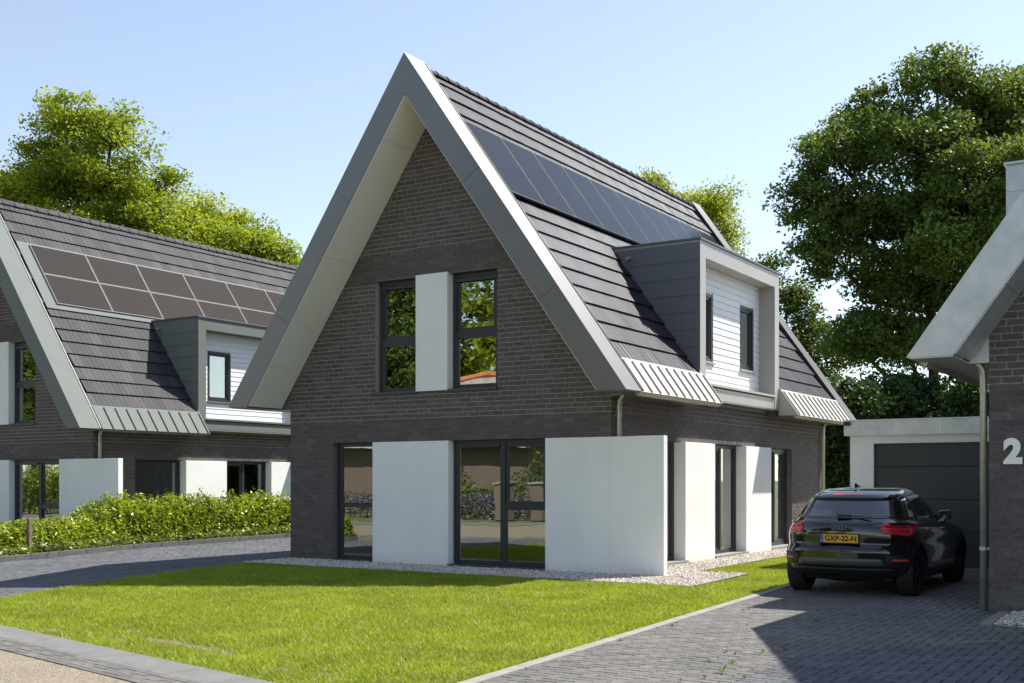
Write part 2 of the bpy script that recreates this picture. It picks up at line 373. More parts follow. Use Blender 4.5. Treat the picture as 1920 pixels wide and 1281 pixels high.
for (q, x0, x1, y0, y1) in lst:
    w_, h_ = x1 - x0 - 2 * g, y1 - y0 - 2 * g; cx, cy = (x0 + x1) / 2, (y0 + y1) / 2
    newer = (cx - 13.0) * .8 - (cy + 6.3) * .6 > 0.0 and cx > 12.6
    vv, ff = paver_data(w_, h_); dz = random.uniform(-.002, .002); mi = 1 if newer else 0
    if n_ind < 300 and q < 900:
        key = (w_ > h_, mi)
        if key not in pv_mesh: pv_mesh[key] = MB().add(vv, ff).mesh('paver', ['paver_blue' if mi else 'paver'], fix=False)
        link(pv_mesh[key], 'paver', drv, (cx, cy, dz)); n_ind += 1
    else:
        pm.add([(x + cx, y + cy, z + dz) for x, y, z in vv], ff, mi, random.random())
tag(pm.build('paver_field', ['paver', 'paver_blue'], drv, fix=False), kind='stuff')
edg = tag(MB().hexa([(kx(-10.9) - .065, -10.85, -.1), (kx(-10.9) + .045, -10.83, -.1), (kx(4.3) - .065, 4.3, -.1), (kx(4.3) + .045, 4.3, -.1), (kx(-10.9) - .065, -10.85, -.012), (kx(-10.9) + .045, -10.83, -.012), (kx(4.3) - .065, 4.3, -.012), (kx(4.3) + .045, 4.3, -.012)]).build('edging', 'sand'), 'pale concrete edging strip between lawn and paved driveway', 'edging', kind='structure')
y = -10.8
while y < 4.2:
    y1 = min(y + .995, 4.28)
    MB().hexa([(kx(y) - .06, y, -.1), (kx(y) + .04, y, -.1), (kx(y1) - .06, y1, -.1), (kx(y1) + .04, y1, -.1), (kx(y) - .06, y, .022), (kx(y) + .04, y, .015), (kx(y1) - .06, y1, .022), (kx(y1) + .04, y1, .015)]).build('edging_stone', 'kerb_light', edg, bevel=.006)
    y += 1.0
sp_ = tag(MB().box(13.60, 13.72, -3.72, -2.45, -.1, .03).build('edging_slab', 'kerb_light', bevel=.006), 'grey concrete edging slab beside the gravel at the house with number 2', 'edging', kind='structure')

# left driveway
KL = [(-3.35, -5.8), (-3.98, -3.73), (-4.75, -1.2), (-5.24, .44), (-5.62, 3.2), (-5.95, 6.24), (-6.25, 10.0)]
LD = KL + [(0, 10.0), (0, -1.2), (.10, -1.4), (.89, -4.6), (2.02, -7.71), (2.9, -9.13), (2.2, -9.0), (-2.6, -8.1)]
ldr = tag(MB().add([(x, y, -.010) for x, y in LD], [tuple(range(len(LD)))]).build('side_driveway', 'sand', fix=False), 'grey paved side driveway between hedge and lawn', 'driveway', kind='structure')
cells = []
for i in range(-70, 40):
    for j in range(-100, 100):
        k = (i - j) % 4
        if k == 0: cells.append((i * U, (i + 2) * U, j * U, (j + 1) * U))
        elif k == 3: cells.append((i * U, (i + 1) * U, j * U, (j + 2) * U))
cc = np.array([((a + b_) / 2, (c_ + d) / 2) for a, b_, c_, d in cells]); ok = inpoly(cc, LD)
pm = MB()
for (x0, x1, y0, y1), k in zip(cells, ok):
    if k:
        vv, ff = paver_data(x1 - x0 - .010, y1 - y0 - .010); dz = random.uniform(-.002, .002)
        pm.add([(x + (x0 + x1) / 2, y + (y0 + y1) / 2, z + dz) for x, y, z in vv], ff, 0, random.random())
tag(pm.build('paver_field', 'paver_blue', ldr, fix=False), kind='stuff')
hk = None
def along(poly, step):
    out = []; 
    for (ax, ay), (bx_, by_) in zip(poly[:-1], poly[1:]):
        L = math.hypot(bx_ - ax, by_ - ay); n = max(1, round(L / step))
        for k in range(n): out.append(((ax + (bx_ - ax) * k / n, ay + (by_ - ay) * k / n), (ax + (bx_ - ax) * (k + 1) / n, ay + (by_ - ay) * (k + 1) / n)))
    return out
segs = along(KL, 1.0)
hk = tag(MB().box(-6.4, -6.3, 9.9, 10.0, -.1, .05).build('bed_kerb', 'kerb_dark'), 'dark concrete kerb at the foot of the hedge', 'kerb', kind='structure')
for (p, q) in segs:
    d = Vector((q[0] - p[0], q[1] - p[1], 0)).normalized(); n_ = Vector((-d.y, d.x, 0)) * .12; P = Vector((*p, 0)) + d * .004; Q = Vector((*q, 0)) - d * .004
    MB().hexa([P + Vector((0, 0, -.1)), Q + Vector((0, 0, -.1)), P + n_ + Vector((0, 0, -.1)), Q + n_ + Vector((0, 0, -.1)), P + Vector((0, 0, .11)), Q + Vector((0, 0, .11)), P + n_ + Vector((0, 0, .11)), Q + n_ + Vector((0, 0, .11))]).build('kerb_stone', 'kerb_dark', hk, bevel=.006)

# ------------------------------------------------------------------ house builder
W, LEN = 7.19, 11.55
XA, ZA, SL = 3.585, 9.13, 1.408
COSA = 1 / math.sqrt(1 + SL * SL); SINA = SL * COSA
def SP(y, s, h):      # point on the right roof slope: s down from the ridge, h off the outer plane
    return (XA + s * COSA + h * SINA, y, ZA - s * SINA + h * COSA)
def slopebox(mb, y0, y1, s0, s1, h0, h1, m=0, r=0.0):
    return mb.hexa([SP(y0, s0, h0), SP(y0, s1, h0), SP(y1, s0, h0), SP(y1, s1, h0), SP(y0, s0, h1), SP(y0, s1, h1), SP(y1, s0, h1), SP(y1, s1, h1)], m, r)
CH, BL, J = .0852, .25, .0135
def lay(u0, u1, z0, z1, openings, gable):
    out = []; k = int(round(z0 / CH))
    while k * CH < z1 - .02:
        za, zb = k * CH + J / 2, (k + 1) * CH - J / 2; zm = (za + zb) / 2
        a_, b_ = u0, u1
        if gable and zm > 2.9:
            hw = (ZA - .33 - zm) / SL; a_, b_ = max(a_, XA - hw), min(b_, XA + hw)
        iv = [(a_, b_)] if b_ > a_ else []
        for (o0, o1, p0, p1) in openings:
            if p0 < zm < p1:
                iv = [q for (c_, d) in iv for q in ((c_, min(d, o0)), (max(c_, o1), d)) if q[1] - q[0] > .03]
        off = (k % 2) * BL / 2 + (.06 if (k // 2) % 3 == 1 else 0)
        for (c_, d) in iv:
            i = math.floor((c_ - off) / BL)
            while off + i * BL < d:
                x0 = max(off + i * BL + J / 2, c_); x1 = min(off + (i + 1) * BL - J / 2, d)
                if x1 - x0 > .02: out.append((x0, x1, za, zb))
                i += 1
        k += 1
    return out
DARKZ = [(-1, 2.72), (5.33, 5.80)]
def backing(mb, u0, u1, z0, z1, openings, gable, place):
    zs = sorted({z0, z1, 2.72, 5.33, 5.80} | {q for o in openings for q in (o[2], o[3]) if z0 < q < z1} | ({z0 + .15 * k for k in range(60)} if gable else set()))
    zs = [z for z in zs if z0 <= z <= z1]
    for za, zb in zip(zs[:-1], zs[1:]):
        zm = (za + zb) / 2; a_, b_ = u0, u1
        if gable and zm > 2.9:
            hw = (ZA - .33 - zm) / SL
            if hw <= 0: continue
            a_, b_ = max(u0, XA - hw), min(u1, XA + hw)
        iv = [(a_, b_)]
        for (o0, o1, p0, p1) in openings:
            if p0 < zm < p1: iv = [q for (c_, d) in iv for q in ((c_, min(d, o0)), (max(c_, o1), d)) if q[1] > q[0] + .001]
        dark = any(q0 <= zm < q1 for q0, q1 in DARKZ)
        for (c_, d) in iv: place(mb, c_, d, za, zb, 1 if dark else 0)

def house(name, label, loc, mirror=False, detail=True, wing=True, metal='metal', cheek='metal_dark', pv='single', brick_objs=0, side_detail=True, soff='soffit'):
    root = empty(name, label, 'house', loc)
    dmet = 'metal_light' if metal == 'metal' else metal; tmat = 'tile' if pv == 'single' else 'tile_matt'
    sgn = -1 if mirror else 1
    if mirror: root.scale = (-1, 1, 1)
    def world(p): return (loc[0] + sgn * p[0], loc[1] + p[1], loc[2] + p[2])
    # ---- openings
    F_OP = [(1.12, W if wing else 5.94, -1, 2.30), (2.16, 4.93, 3.2, 5.34)]
    S_OP = [(1.25, 9.24, -1, 2.30)] if detail else []
    if not detail: F_OP = []
    # ---- walls with mortar backing
    wall = MB()
    backing(wall, 0, W, -.3, ZA - .4, F_OP, True, lambda m_, a_, b_, z0, z1, k: m_.box(a_, b_, .0, .28, z0, z1, k))
    backing(wall, .28, LEN, -.3, 3.2, S_OP, False, lambda m_, a_, b_, z0, z1, k: m_.box(W - .28, W, a_, b_, z0, z1, k))
    wall.box(0, .28, .28, LEN, -.3, 3.2, 1)
    backing(wall, 0.28, W - .28, -.3, ZA - .4, [], True, lambda m_, a_, b_, z0, z1, k: m_.box(a_, b_, LEN - .28, LEN, z0, z1, k))
    wo_ = wall.build('wall', ['mortar_light', 'mortar_dark'], root, fix=False)
    bl = []
    for (x0, x1, z0, z1) in lay(0, W, 0, ZA - .4, F_OP, True):
        d = random.uniform(.004, .0075); bl.append(('f', x0, x1, -d, z0, z1))
    if detail or True:
        for (y0, y1, z0, z1) in lay(0, LEN, 0, 3.05, S_OP, False):
            d = random.uniform(.004, .0075); bl.append(('s', y0, y1, d, z0, z1))
    def key(b_):
        c_ = world(((b_[1] + b_[2]) / 2, 0, (b_[4] + b_[5]) / 2) if b_[0] == 'f' else (W, (b_[1] + b_[2]) / 2, (b_[4] + b_[5]) / 2))
        q = pix(c_)
        if not q or not (0 < q[0] < 1925 and 0 < q[1] < 1281): return 1e3
        return q[2] if b_[0] == 'f' else q[2] + 6
    bl.sort(key=key)
    cache = {}; bm_ = MB(); n = 0
    for b_ in bl:
        kd, a_, c_, d, z0, z1 = b_
        if n < brick_objs and key(b_) < 900 and c_ - a_ > .04:
            kk = (kd, round(c_ - a_, 3))
            if kk not in cache:
                L = (c_ - a_) / 2; H = (z1 - z0) / 2
                cache[kk] = (MB().box(-L, L, -.0075, .004, -H, H) if kd == 'f' else MB().box(-.004, .0075, -L, L, -H, H)).mesh('brick', ['brick'])
            mid = (a_ + c_) / 2; zc = (z0 + z1) / 2; e = .0075 - abs(d)
            link(cache[kk], 'brick', wo_, (mid, e, zc) if kd == 'f' else (W - e, mid, zc)); n += 1
        elif kd == 'f': bm_.box(a_, c_, d, .004, z0, z1, 0, random.random() * .98 + .01)
        else: bm_.box(W - .004, W + d, a_, c_, z0, z1, 0, random.random() * .98 + .01)
    tag(bm_.build('brickwork', 'brick', wo_, fix=False), kind='stuff')
    # ---- inside
    ins = MB().box(.28, W - .28, .28, LEN - .28, -.02, .02, 1).box(.28, W - .28, .28, LEN - .28, 2.62, 2.9, 0).box(.28, 4.3, 4.6, 4.75, .02, 2.62, 0).box(.28, W - .28, 9.3, 9.4, .02, 2.62, 0)
    ins.box(1.9, 5.2, 3.6, 3.75, 2.9, 6.0, 0).box(3.50, 3.60, .32, 3.6, 2.9, 6.2, 0)
    ins.build('inner_wall', ['plaster', 'floor_in'], root)
    # ---- windows
    def P(kind, u, d, z): return (u, d, z) if kind == 'f' else (W - d, u, z)
    def bx(mb, kind, u0, u1, d0, d1, z0, z1, m=0):
        if kind == 'f': mb.box(u0, u1, d0, d1, z0, z1, m)
        else: mb.box(W - d1, W - d0, u0, u1, z0, z1, m)
    def window(kind, u0, u1, z0, z1, mull=(), trans=(), d=.10, fw=.075, nm='window', sill=None, vent=None, sash=()):
        fm = MB()
        bx(fm, kind, u0, u0 + fw, d, d + .09, z0, z1); bx(fm, kind, u1 - fw, u1, d, d + .09, z0, z1)
        bx(fm, kind, u0 + fw, u1 - fw, d, d + .09, z1 - fw, z1); bx(fm, kind, u0 + fw, u1 - fw, d, d + .09, z0, z0 + fw)
        for (a_, b_) in mull: bx(fm, kind, a_, b_, d - .004, d + .09, z0 + fw, z1 - fw)
        for (a_, b_, c_, e) in trans: bx(fm, kind, a_, b_, d - .002, d + .088, c_, e)
        for (a_, b_, c_, e) in sash:          # raised inner sash frame
            for q in ((a_, a_ + .055, c_, e), (b_ - .055, b_, c_, e), (a_ + .055, b_ - .055, e - .055, e), (a_ + .055, b_ - .055, c_, c_ + .055)):
                bx(fm, kind, q[0], q[1], d + .018, d + .075, q[2], q[3])
        fo = MB().box(0, 1, 0, 1, 0, 1)
        o = fm.build(nm, 'frame', root)
        us = [u0 + fw] + [q for ab in mull for q in ab] + [u1 - fw]
        for a_, b_ in zip(us[::2], us[1::2]):
            zs = [z0 + fw] + [q for t_ in trans if t_[0] < (a_ + b_) / 2 < t_[1] for q in t_[2:4]] + [z1 - fw]
            for c_, e in zip(zs[::2], zs[1::2]):
                g_ = MB(); bx(g_, kind, a_ - .01, b_ + .01, d + .045, d + .053, c_ - .01, e + .01); g_.build('pane', 'glass', o)
        if vent:
            v_ = MB(); bx(v_, kind, vent[0], vent[1], d - .03, d + .0, vent[2], vent[2] + .055); v_.build('vent', 'frame', o)
        if sill:
            s_ = MB(); bx(s_, kind, sill[0], sill[1], -sill[4], d + .02, sill[2], sill[3]); s_.build('sill', sill[5], o)
        return o
    if wing or detail:
        window('f', 1.15, 2.14, .04, 2.295, trans=[(1.2, 2.1, 1.05, 1.14)], d=.11, sill=(1.10, 2.138, -.06, .045, .07, 'stone'))
        window('f', 3.92, 5.94, .06, 2.295, mull=[(4.93, 5.03)], trans=[(5.0, 5.9, 1.05, 1.15)], d=.10, sill=(3.90, 5.938, -.06, .055, .10, 'stone'), vent=(4.0, 4.92, 2.17), sash=[(5.03, 5.865, 1.15, 2.22)])
        window('f', 2.2, 3.16, 3.24, 5.33, trans=[(2.25, 3.1, 4.11, 4.24)], d=.11, sill=(2.10, 3.158, 3.185, 3.235, .05, 'stone'), vent=(2.29, 3.12, 5.18), sash=[(2.275, 3.085, 4.24, 5.255)])
        window('f', 3.90, 4.90, 3.24, 5.33, trans=[(3.95, 4.85, 4.16, 4.29)], d=.11, sill=(3.86, 4.94, 3.185, 3.235, .05, 'stone'), vent=(4.0, 4.86, 5.18), sash=[(3.975, 4.825, 4.29, 5.255)])
        MB().box(2.14, 3.90, -.055, .2, -.1, 2.296).build('facade_panel', 'white', root, bevel=.006)
        MB().box(3.16, 3.88, -.055, .2, 3.215, 5.365).build('facade_panel', 'white', root, bevel=.006)
        MB().box(5.94, W, -.05, .09, -.1, 2.30).build('facade_panel', 'white', root, bevel=.004)
        MB().box(W + .003, 8.165, -.05, .09, -.1, 2.30).build('wing_wall', 'white', root, bevel=.004)
        MB().box(5.93, W + .2, .1, .28, -.1, 2.298).build('inner_wall', 'plaster', root)
        MB().box(7.183, 7.197, -.054, .0, 2.296, 2.312).build('joint_cap', 'mortar_light', root)
        window('s', 1.3, 2.80, .08, 2.295, mull=[(2.03, 2.10)], d=.12, fw=.07, nm='door', sill=(1.3, 2.92, -.05, .075, .13, 'stone_grey'))
        window('s', 4.30, 5.98, .08, 2.295, mull=[(5.06, 5.14)], d=.12, fw=.07, nm='door', sill=(4.285, 6.10, -.05, .075, .13, 'stone_grey'), sash=[(4.37, 5.06, .15, 2.225)])
        window('s', 7.57, 9.22, .08, 2.295, mull=[(8.33, 8.41)], d=.12, fw=.07, nm='door', sill=(7.56, 9.3, -.05, .075, .13, 'stone_grey'), sash=[(8.41, 9.15, .15, 2.225)])
        MB().box(7.0, 7.29, 2.83, 4.28, -.1, 2.294).build('facade_panel', 'white', root, bevel=.006)
        MB().box(7.0, 7.29, 6.0, 7.55, -.1, 2.294).build('facade_panel', 'white', root, bevel=.006)
    # ---- roof
    TH = .73
    def vee(drop): 
        zt = ZA - drop; xo = (zt - 3.0) / SL; zi = ZA - TH; xi = (zi - 3.0) / SL
        return [(XA, zt), (XA + xo, 3.0), (XA + xi, 3.0), (XA, zi), (XA - xi, 3.0), (XA - xo, 3.0)]
    def veepieces(mb, drop, y0, y1, lo=0.0, m=0):
        p = vee(drop)
        for q in ([p[0], p[1], p[2], p[3]], [p[0], p[3], p[4], p[5]]):
            mb.prism([(x, z + lo) for x, z in q] if lo else q, 'y', y0, y1, m)
    for (y0, y1) in ((-.95, -.38), (11.75, 12.30)):
        tb = MB(); veepieces(tb, 0, y0, y1); to = tb.build('gable_trim', metal, root)
        if y0 < 0:
            sj = MB()
            for side in (1, -1):
                for s in (2.75, 5.35):
                    def tp(s_, h_, y_):
                        x, yy, z = SP(y_, s_, h_); return (x if side > 0 else 2 * XA - x, yy, z)
                    hh = -TH * COSA
                    sj.hexa([tp(s, hh + .005, -.952), tp(s + .006, hh + .005, -.952), tp(s, hh + .005, -.94), tp(s + .006, hh + .005, -.94), tp(s, -.004, -.952), tp(s + .006, -.004, -.952), tp(s, -.004, -.94), tp(s + .006, -.004, -.94)])
            sj.build('seam', 'black', to)
    sb = MB(); veepieces(sb, .22, -.38, 3.08); veepieces(sb, .22, 7.50, 11.75)
    pq = vee(.22); zc = pq[0][1] - SL * (6.3 - XA); zd = ZA - TH - SL * (6.3 - XA)
    sb.prism([pq[0], (6.3, zc), (6.3, zd), pq[3]], 'y', 3.08, 7.50); sb.prism([pq[0], pq[3], pq[4], pq[5]], 'y', 3.08, 7.50); roof = sb.build('roof', 'black', root)
    # pale soffit boards below the overhang
    so = MB(); zi = ZA - TH
    for side in (1, -1):
        for (s0, s1) in ((.04, .95), (.955, 3.35), (3.355, 5.75), (5.755, 6.675)):
            hh = -TH * COSA
            def tp(s_, h_, y_):
                x, yy, z = SP(y_, s_, h_); return (x if side > 0 else 2 * XA - x, yy, z)
            s0_, s1_ = s0 + .52, s1 + .52
            MBb = MB().hexa([tp(s0_, hh - .015, -.93), tp(s1_, hh - .015, -.93), tp(s0_, hh - .015, -.02), tp(s1_, hh - .015, -.02), tp(s0_, hh + .01, -.93), tp(s1_, hh + .01, -.93), tp(s0_, hh + .01, -.02), tp(s1_, hh + .01, -.02)])
            MBb.build('soffit_board', soff, root)
    for side in (1, -1):
        bxs = MB()
        rng_ = ((-.93, 3.075, 7.90), (7.505, 12.28, 7.90)) if side > 0 else ((-.93, 12.28, 7.90),)
        for (y0, y1, xe) in rng_:
            x0, x1 = (7.192, xe) if side > 0 else (2 * XA - xe, -.002)
            if y0 < 0:
                bxs.box(7.42 if side > 0 else x0, x1 if side > 0 else 2 * XA - 7.42, y0, -.012, 2.985, 3.03)
            bxs.box(x0, x1, max(y0, -.012), y1, 2.985, 3.03); xs = (7.192, 7.47) if side > 0 else (2 * XA - 7.47, -.002)
            bxs.box(xs[0], xs[1], max(y0, 0.0), min(y1, 11.53), 3.03, 3.42)
        if side > 0: bxs.box(7.192, 7.465, 3.075, 7.505, 3.10, 3.131)
        bxs.build('eave_soffit', metal, root)
    if True:   # metal aprons at the foot of the right slope
        for (y0, y1) in ((-.38, 3.075), (7.505, 11.75)):
            ab = MB(); slopebox(ab, y0, y1, 6.80, 7.515, -.115, -.006); ao = ab.build('eave_apron', dmet, root)
            if y0 < 1: MB().prism([(7.475, 3.0), (7.925, 3.0), (7.475, 3.634)], 'y', 3.055, 3.083).build('apron_cheek', dmet, ao)
            else: MB().prism([(7.475, 3.0), (7.925, 3.0), (7.475, 3.634)], 'y', 7.497, 7.525).build('apron_cheek', dmet, ao)
            if detail:
                n_ = int((y1 - y0) / .33)
                for k in range(n_ + 1):
                    yy = y0 + .06 + k * (y1 - y0 - .12) / n_
                    slopebox(MB(), yy - .009, yy + .009, 6.86, 7.51, -.006, .024).build('seam', dmet, ao)
    # ---- tiles
    if detail:
        prof_u = [.003, .0035, .017, .144, .1445, .1505, .164, .2965]; prof_h = [-.018, -.0043, 0, 0, -.014, -.0043, 0, 0]
        def tile_mesh():
            v_ = []
            for (s, hb, low) in ((-.41, -.034, 0), (0, .002, 0), (0, .002, 1)):
                for u, h in zip(prof_u, prof_h):
                    hh = hb + h if not low else -.034
                    v_.append((s * COSA + hh * SINA, u, -s * SINA + hh * COSA))
            fs = [(i, i + 1, i + 9, i + 8) for i in range(7)] + [(i + 8, i + 9, i + 17, i + 16) for i in range(7)] 
            return v_, fs
        tv, tf = tile_mesh(); tmesh = MB().add(tv, tf).mesh('roof_tile', [tmat])
        y_pv = (-.32, 11.25) if pv == 'single' else (.1, 10.25)
        spv = (1.42, 3.20) if pv == 'single' else (1.55, 3.62)
        tl = []
        for k in range(17):
            s1 = 6.76 - .4 * k
            for q in range(41):
                y0 = -.37 + q * .3 + (.15 if k % 2 else 0)
                if y0 > 11.46: continue
                if s1 - .36 > spv[0] and s1 < spv[1] - .03 and y0 > y_pv[0] - .1 and y0 + .3 < y_pv[1] + .05: continue
                if y0 > 3.1 and y0 + .3 < 7.48 and s1 > 3.95: continue
                c_ = world(SP(y0 + .15, s1 - .2, 0)); p_ = pix(c_)
                tl.append((p_[2] if p_ else 1e3, y0, s1))
        tl.sort(); tj = MB()
        lim = 300 if brick_objs else 0
        for i, (q, y0, s1) in enumerate(tl):
            x, yy, z = SP(y0, s1, -.045 + random.uniform(-.003, .003))
            if i < lim: link(tmesh, 'roof_tile', roof, (x, yy, z))
            else: tj.add([(a_ + x, b_ + yy, c_ + z) for a_, b_, c_ in tv], tf, 0, random.random() * .98 + .01)
        tag(tj.build('roof_tile_field', tmat, roof, fix=True), kind='stuff')
        # ridge caps
        rv = MB(); 
        cap = MB(); nseg = 8; pts = []
        for yy, rr in ((0, .098), (.30, .090), (.301, .104), (.345, .104)):
            for k in range(nseg + 1):
                a_ = math.pi * (k / nseg) ; pts.append((math.cos(a_) * rr, yy, math.sin(a_) * rr * 1.05))
        fs = [(i * (nseg + 1) + k, i * (nseg + 1) + k + 1, (i + 1) * (nseg + 1) + k + 1, (i + 1) * (nseg + 1) + k) for i in range(3) for k in range(nseg)]
        cap.add(pts, fs); cm = cap.mesh('ridge_tile', [tmat], smooth=False)
        y0 = -.36
        while y0 < 11.4:
            link(cm, 'ridge_tile', roof, (XA, y0, ZA - .175)); y0 += .335
        # flashing lines beside the trims and under the tiles
        slopebox(MB(), -.379, -.345, .05, 7.5, -.12, .012).build('flashing', 'black', roof); slopebox(MB(), 11.71, 11.749, .05, 7.0, -.12, -.002).build('flashing', 'black', roof)
        # ---- solar panels
        if pv == 'single':
            for k in range(10):
                y0 = -.30 + k * 1.15
                f_ = MB(); slopebox(f_, y0, y0 + 1.135, 1.45, 3.165, -.035, .012); po = f_.build('solar_panel', 'frame', root)
                g_ = MB(); slopebox(g_, y0 + .012, y0 + 1.123, 1.465, 3.15, .006, .0145); g_.build('cell_glass', 'pv', po)
                if k: 
                    c_ = MB(); slopebox(c_, y0 - .014, y0 - .002, 1.46, 3.17, .0, .016); c_.build('clamp_rail', 'pv_frame', po)
        else:
            fr_ = MB(); slopebox(fr_, -.22, 10.4, 1.50, 3.72, -.06, -.03); fr_.build('panel_tray', 'metal_green', root)
            for rrow in range(2):
                for k in range(6):
                    y0 = .12 + k * 1.69; s0 = 1.58 + rrow * 1.0
                    f_ = MB(); slopebox(f_, y0, y0 + 1.675, s0, s0 + .985, -.03, .012); po = f_.build('solar_panel', 'pv_frame', root)
                    g_ = MB(); slopebox(g_, y0 + .016, y0 + 1.659, s0 + .016, s0 + .969, .006, .0145); g_.build('cell_glass', 'pv_brown', po)
    # ---- dormer
    DX, D0, D1, DT = 7.48, 3.08, 7.50, 6.11
    ck = [(DX, 3.13), (DX, DT - .002), (5.55, DT - .002), (5.55, 5.9), (7.3, 3.13)]
    dm = MB()
    dm.prism(ck, 'y', D0, D0 + .27); dm.prism(ck, 'y', D1 - .27, D1)
    dm.box(5.55, DX - .001, D0 + .27, D1 - .27, 5.80, DT - .004)
    dm.box(6.85, DX - .012, D0 + .27, D1 - .27, 3.132, 3.36)
    do = dm.build('dormer', dmet, root)
    cb = MB().prism([(DX - .012, 3.45), (DX - .012, DT - .05), (5.6, DT - .05), (5.6, 5.9), (7.3, 3.45)], 'y', D0 - .012, D0 + .01); co = cb.build('dormer_cheek', cheek, do)
    for k in range(1, 9):
        z = DT - .05 - k * .325
        x0 = XA + (ZA - z) / SL - .05
        if z > 3.5 and x0 < DX: MB().box(x0, DX - .02, D0 - .024, D0 - .010, z - .012, z + .006).build('cheek_seam', cheek, do)
    MB().box(5.45, DX + .03, D0 - .035, D1 + .035, DT, DT + .035).build('dormer_roof', 'metal_dark' if metal != 'zinc' else 'zinc', do)
    if detail:
        MB().box(6.9, DX + .03, D0 + .271, D1 - .271, 3.385, 3.43).build('dormer_sill', dmet, do)
        MB().tube([(6.02, D0 - .005, 5.90), (6.02, D0 - .16, 5.87)], .035, 10).build('overflow_pipe', 'pipe', do)
        WIN = [(3.72, 4.58), (6.04, 6.90)]; wz = (3.93, 5.30); SX = 7.13
        MB().box(6.9, SX - .03, D0 + .27, D1 - .27, 3.43, 5.80).build('siding_back', 'siding', do) if False else None
        bk = MB(); ys = [D0 + .27] + [q for a_ in WIN for q in a_] + [D1 - .27]
        for a_, b_ in zip(ys[::2], ys[1::2]): bk.box(6.98, SX - .022, a_, b_, 3.43, 5.80)
        for a_, b_ in WIN: bk.box(6.98, SX - .022, a_, b_, 3.43, wz[0]); bk.box(6.98, SX - .022, a_, b_, wz[1], 5.80)
        bk.build('siding_backing', 'siding', do)
        z = 3.46; BH = .134
        while z < 5.76:
            z1 = min(z + BH - .007, 5.795)
            iv = [(D0 + .275, D1 - .275)]
            for a_, b_ in WIN:
                if z1 > wz[0] + .02 and z < wz[1] - .02: iv = [q for c_, d in iv for q in ((c_, min(d, a_)), (max(c_, b_), d)) if q[1] > q[0] + .02]
            for c_, d in iv: MB().hexa([(SX - .022, c_, z), (SX + .004, c_, z), (SX - .022, d, z), (SX + .004, d, z), (SX - .022, c_, z1), (SX - .006, c_, z1), (SX - .022, d, z1), (SX - .006, d, z1)]).build('siding_board', 'siding', do)
            z += BH
        for a_, b_ in WIN:
            fm = MB(); f = .07
            for q in ((a_, a_ + f, wz[0], wz[1]), (b_ - f, b_, wz[0], wz[1]), (a_ + f, b_ - f, wz[0], wz[0] + f), (a_ + f, b_ - f, wz[1] - f, wz[1])): fm.box(SX - .10, SX - .02, q[0], q[1], q[2], q[3])
            for q in ((a_ + f, a_ + f + .05, wz[0] + f, wz[1] - f), (b_ - f - .05, b_ - f, wz[0] + f, wz[1] - f), (a_ + f, b_ - f, wz[0] + f, wz[0] + f + .05), (a_ + f, b_ - f, wz[1] - f - .05, wz[1] - f)): fm.box(SX - .095, SX - .04, q[0], q[1], q[2], q[3])
            fo = fm.build('dormer_window', 'frame', do)
            MB().box(SX - .085, SX - .078, a_ + .06, b_ - .06, wz[0] + .06, wz[1] - .06).build('dormer_pane', 'glass', do)
            MB().box(SX - .06, SX + .05, a_ - .02, b_ + .02, wz[0] - .035, wz[0] - .002).build('dormer_window_sill', dmet, do)
        MB().box(5.9, 6.0, D0 + .3, D1 - .3, 3.0, 5.8).build('dormer_room_wall', 'plaster', do)
    # ---- downpipes
    for yy in (.12, 11.42):
        dp = MB().tube([(7.275, yy, -.05), (7.275, yy, 2.80), (7.285, yy, 2.90), (7.32, yy, 2.99), (7.42, yy, 3.08), (7.55, yy, 3.13)], .042, 12).build('downpipe', 'pipe', root, smooth=True)
        for z in (.75, 2.66):
            MB().tube([(7.275, yy, z - .02), (7.275, yy, z + .02)], .05, 12).box(7.19, 7.24, yy - .015, yy + .015, z - .015, z + .015).build('bracket', 'pipe', dp)
    return root

house('brick_house', 'dark brick gabled house with single row of solar panels beside the lawn', (0, 0, 0), brick_objs=300)
house('brick_house', 'dark brick gabled house with two rows of brownish solar panels behind the hedge', (-14.74, 1.14, -.2), metal='metal_green', cheek='metal_green', pv='double', soff='metal_green')
hr = house('brick_house', 'dark brick house with galvanised eaves and the number 2 beside the garage', (13.47 + W, -2.35, 0), mirror=True, detail=False, wing=False, metal='zinc', cheek='zinc', brick_objs=300, soff='zinc')
num = link(text_mesh('2', .385, .012, .022), 'house_number', None); num.data.materials.clear(); num.data.materials.append(M['alu']); num.data.name = 'house_number'
num.location = (13.735, -2.35 - .026, 1.905); num.rotation_euler = (rad(90), 0, 0)
num.parent = hr; num.matrix_parent_inverse = Matrix.Translation((13.47 + W, -2.35, 0)).__matmul__(Matrix.Diagonal((-1, 1, 1, 1))).inverted()
num['label'] = 'pale grey number 2 on the brick wall'

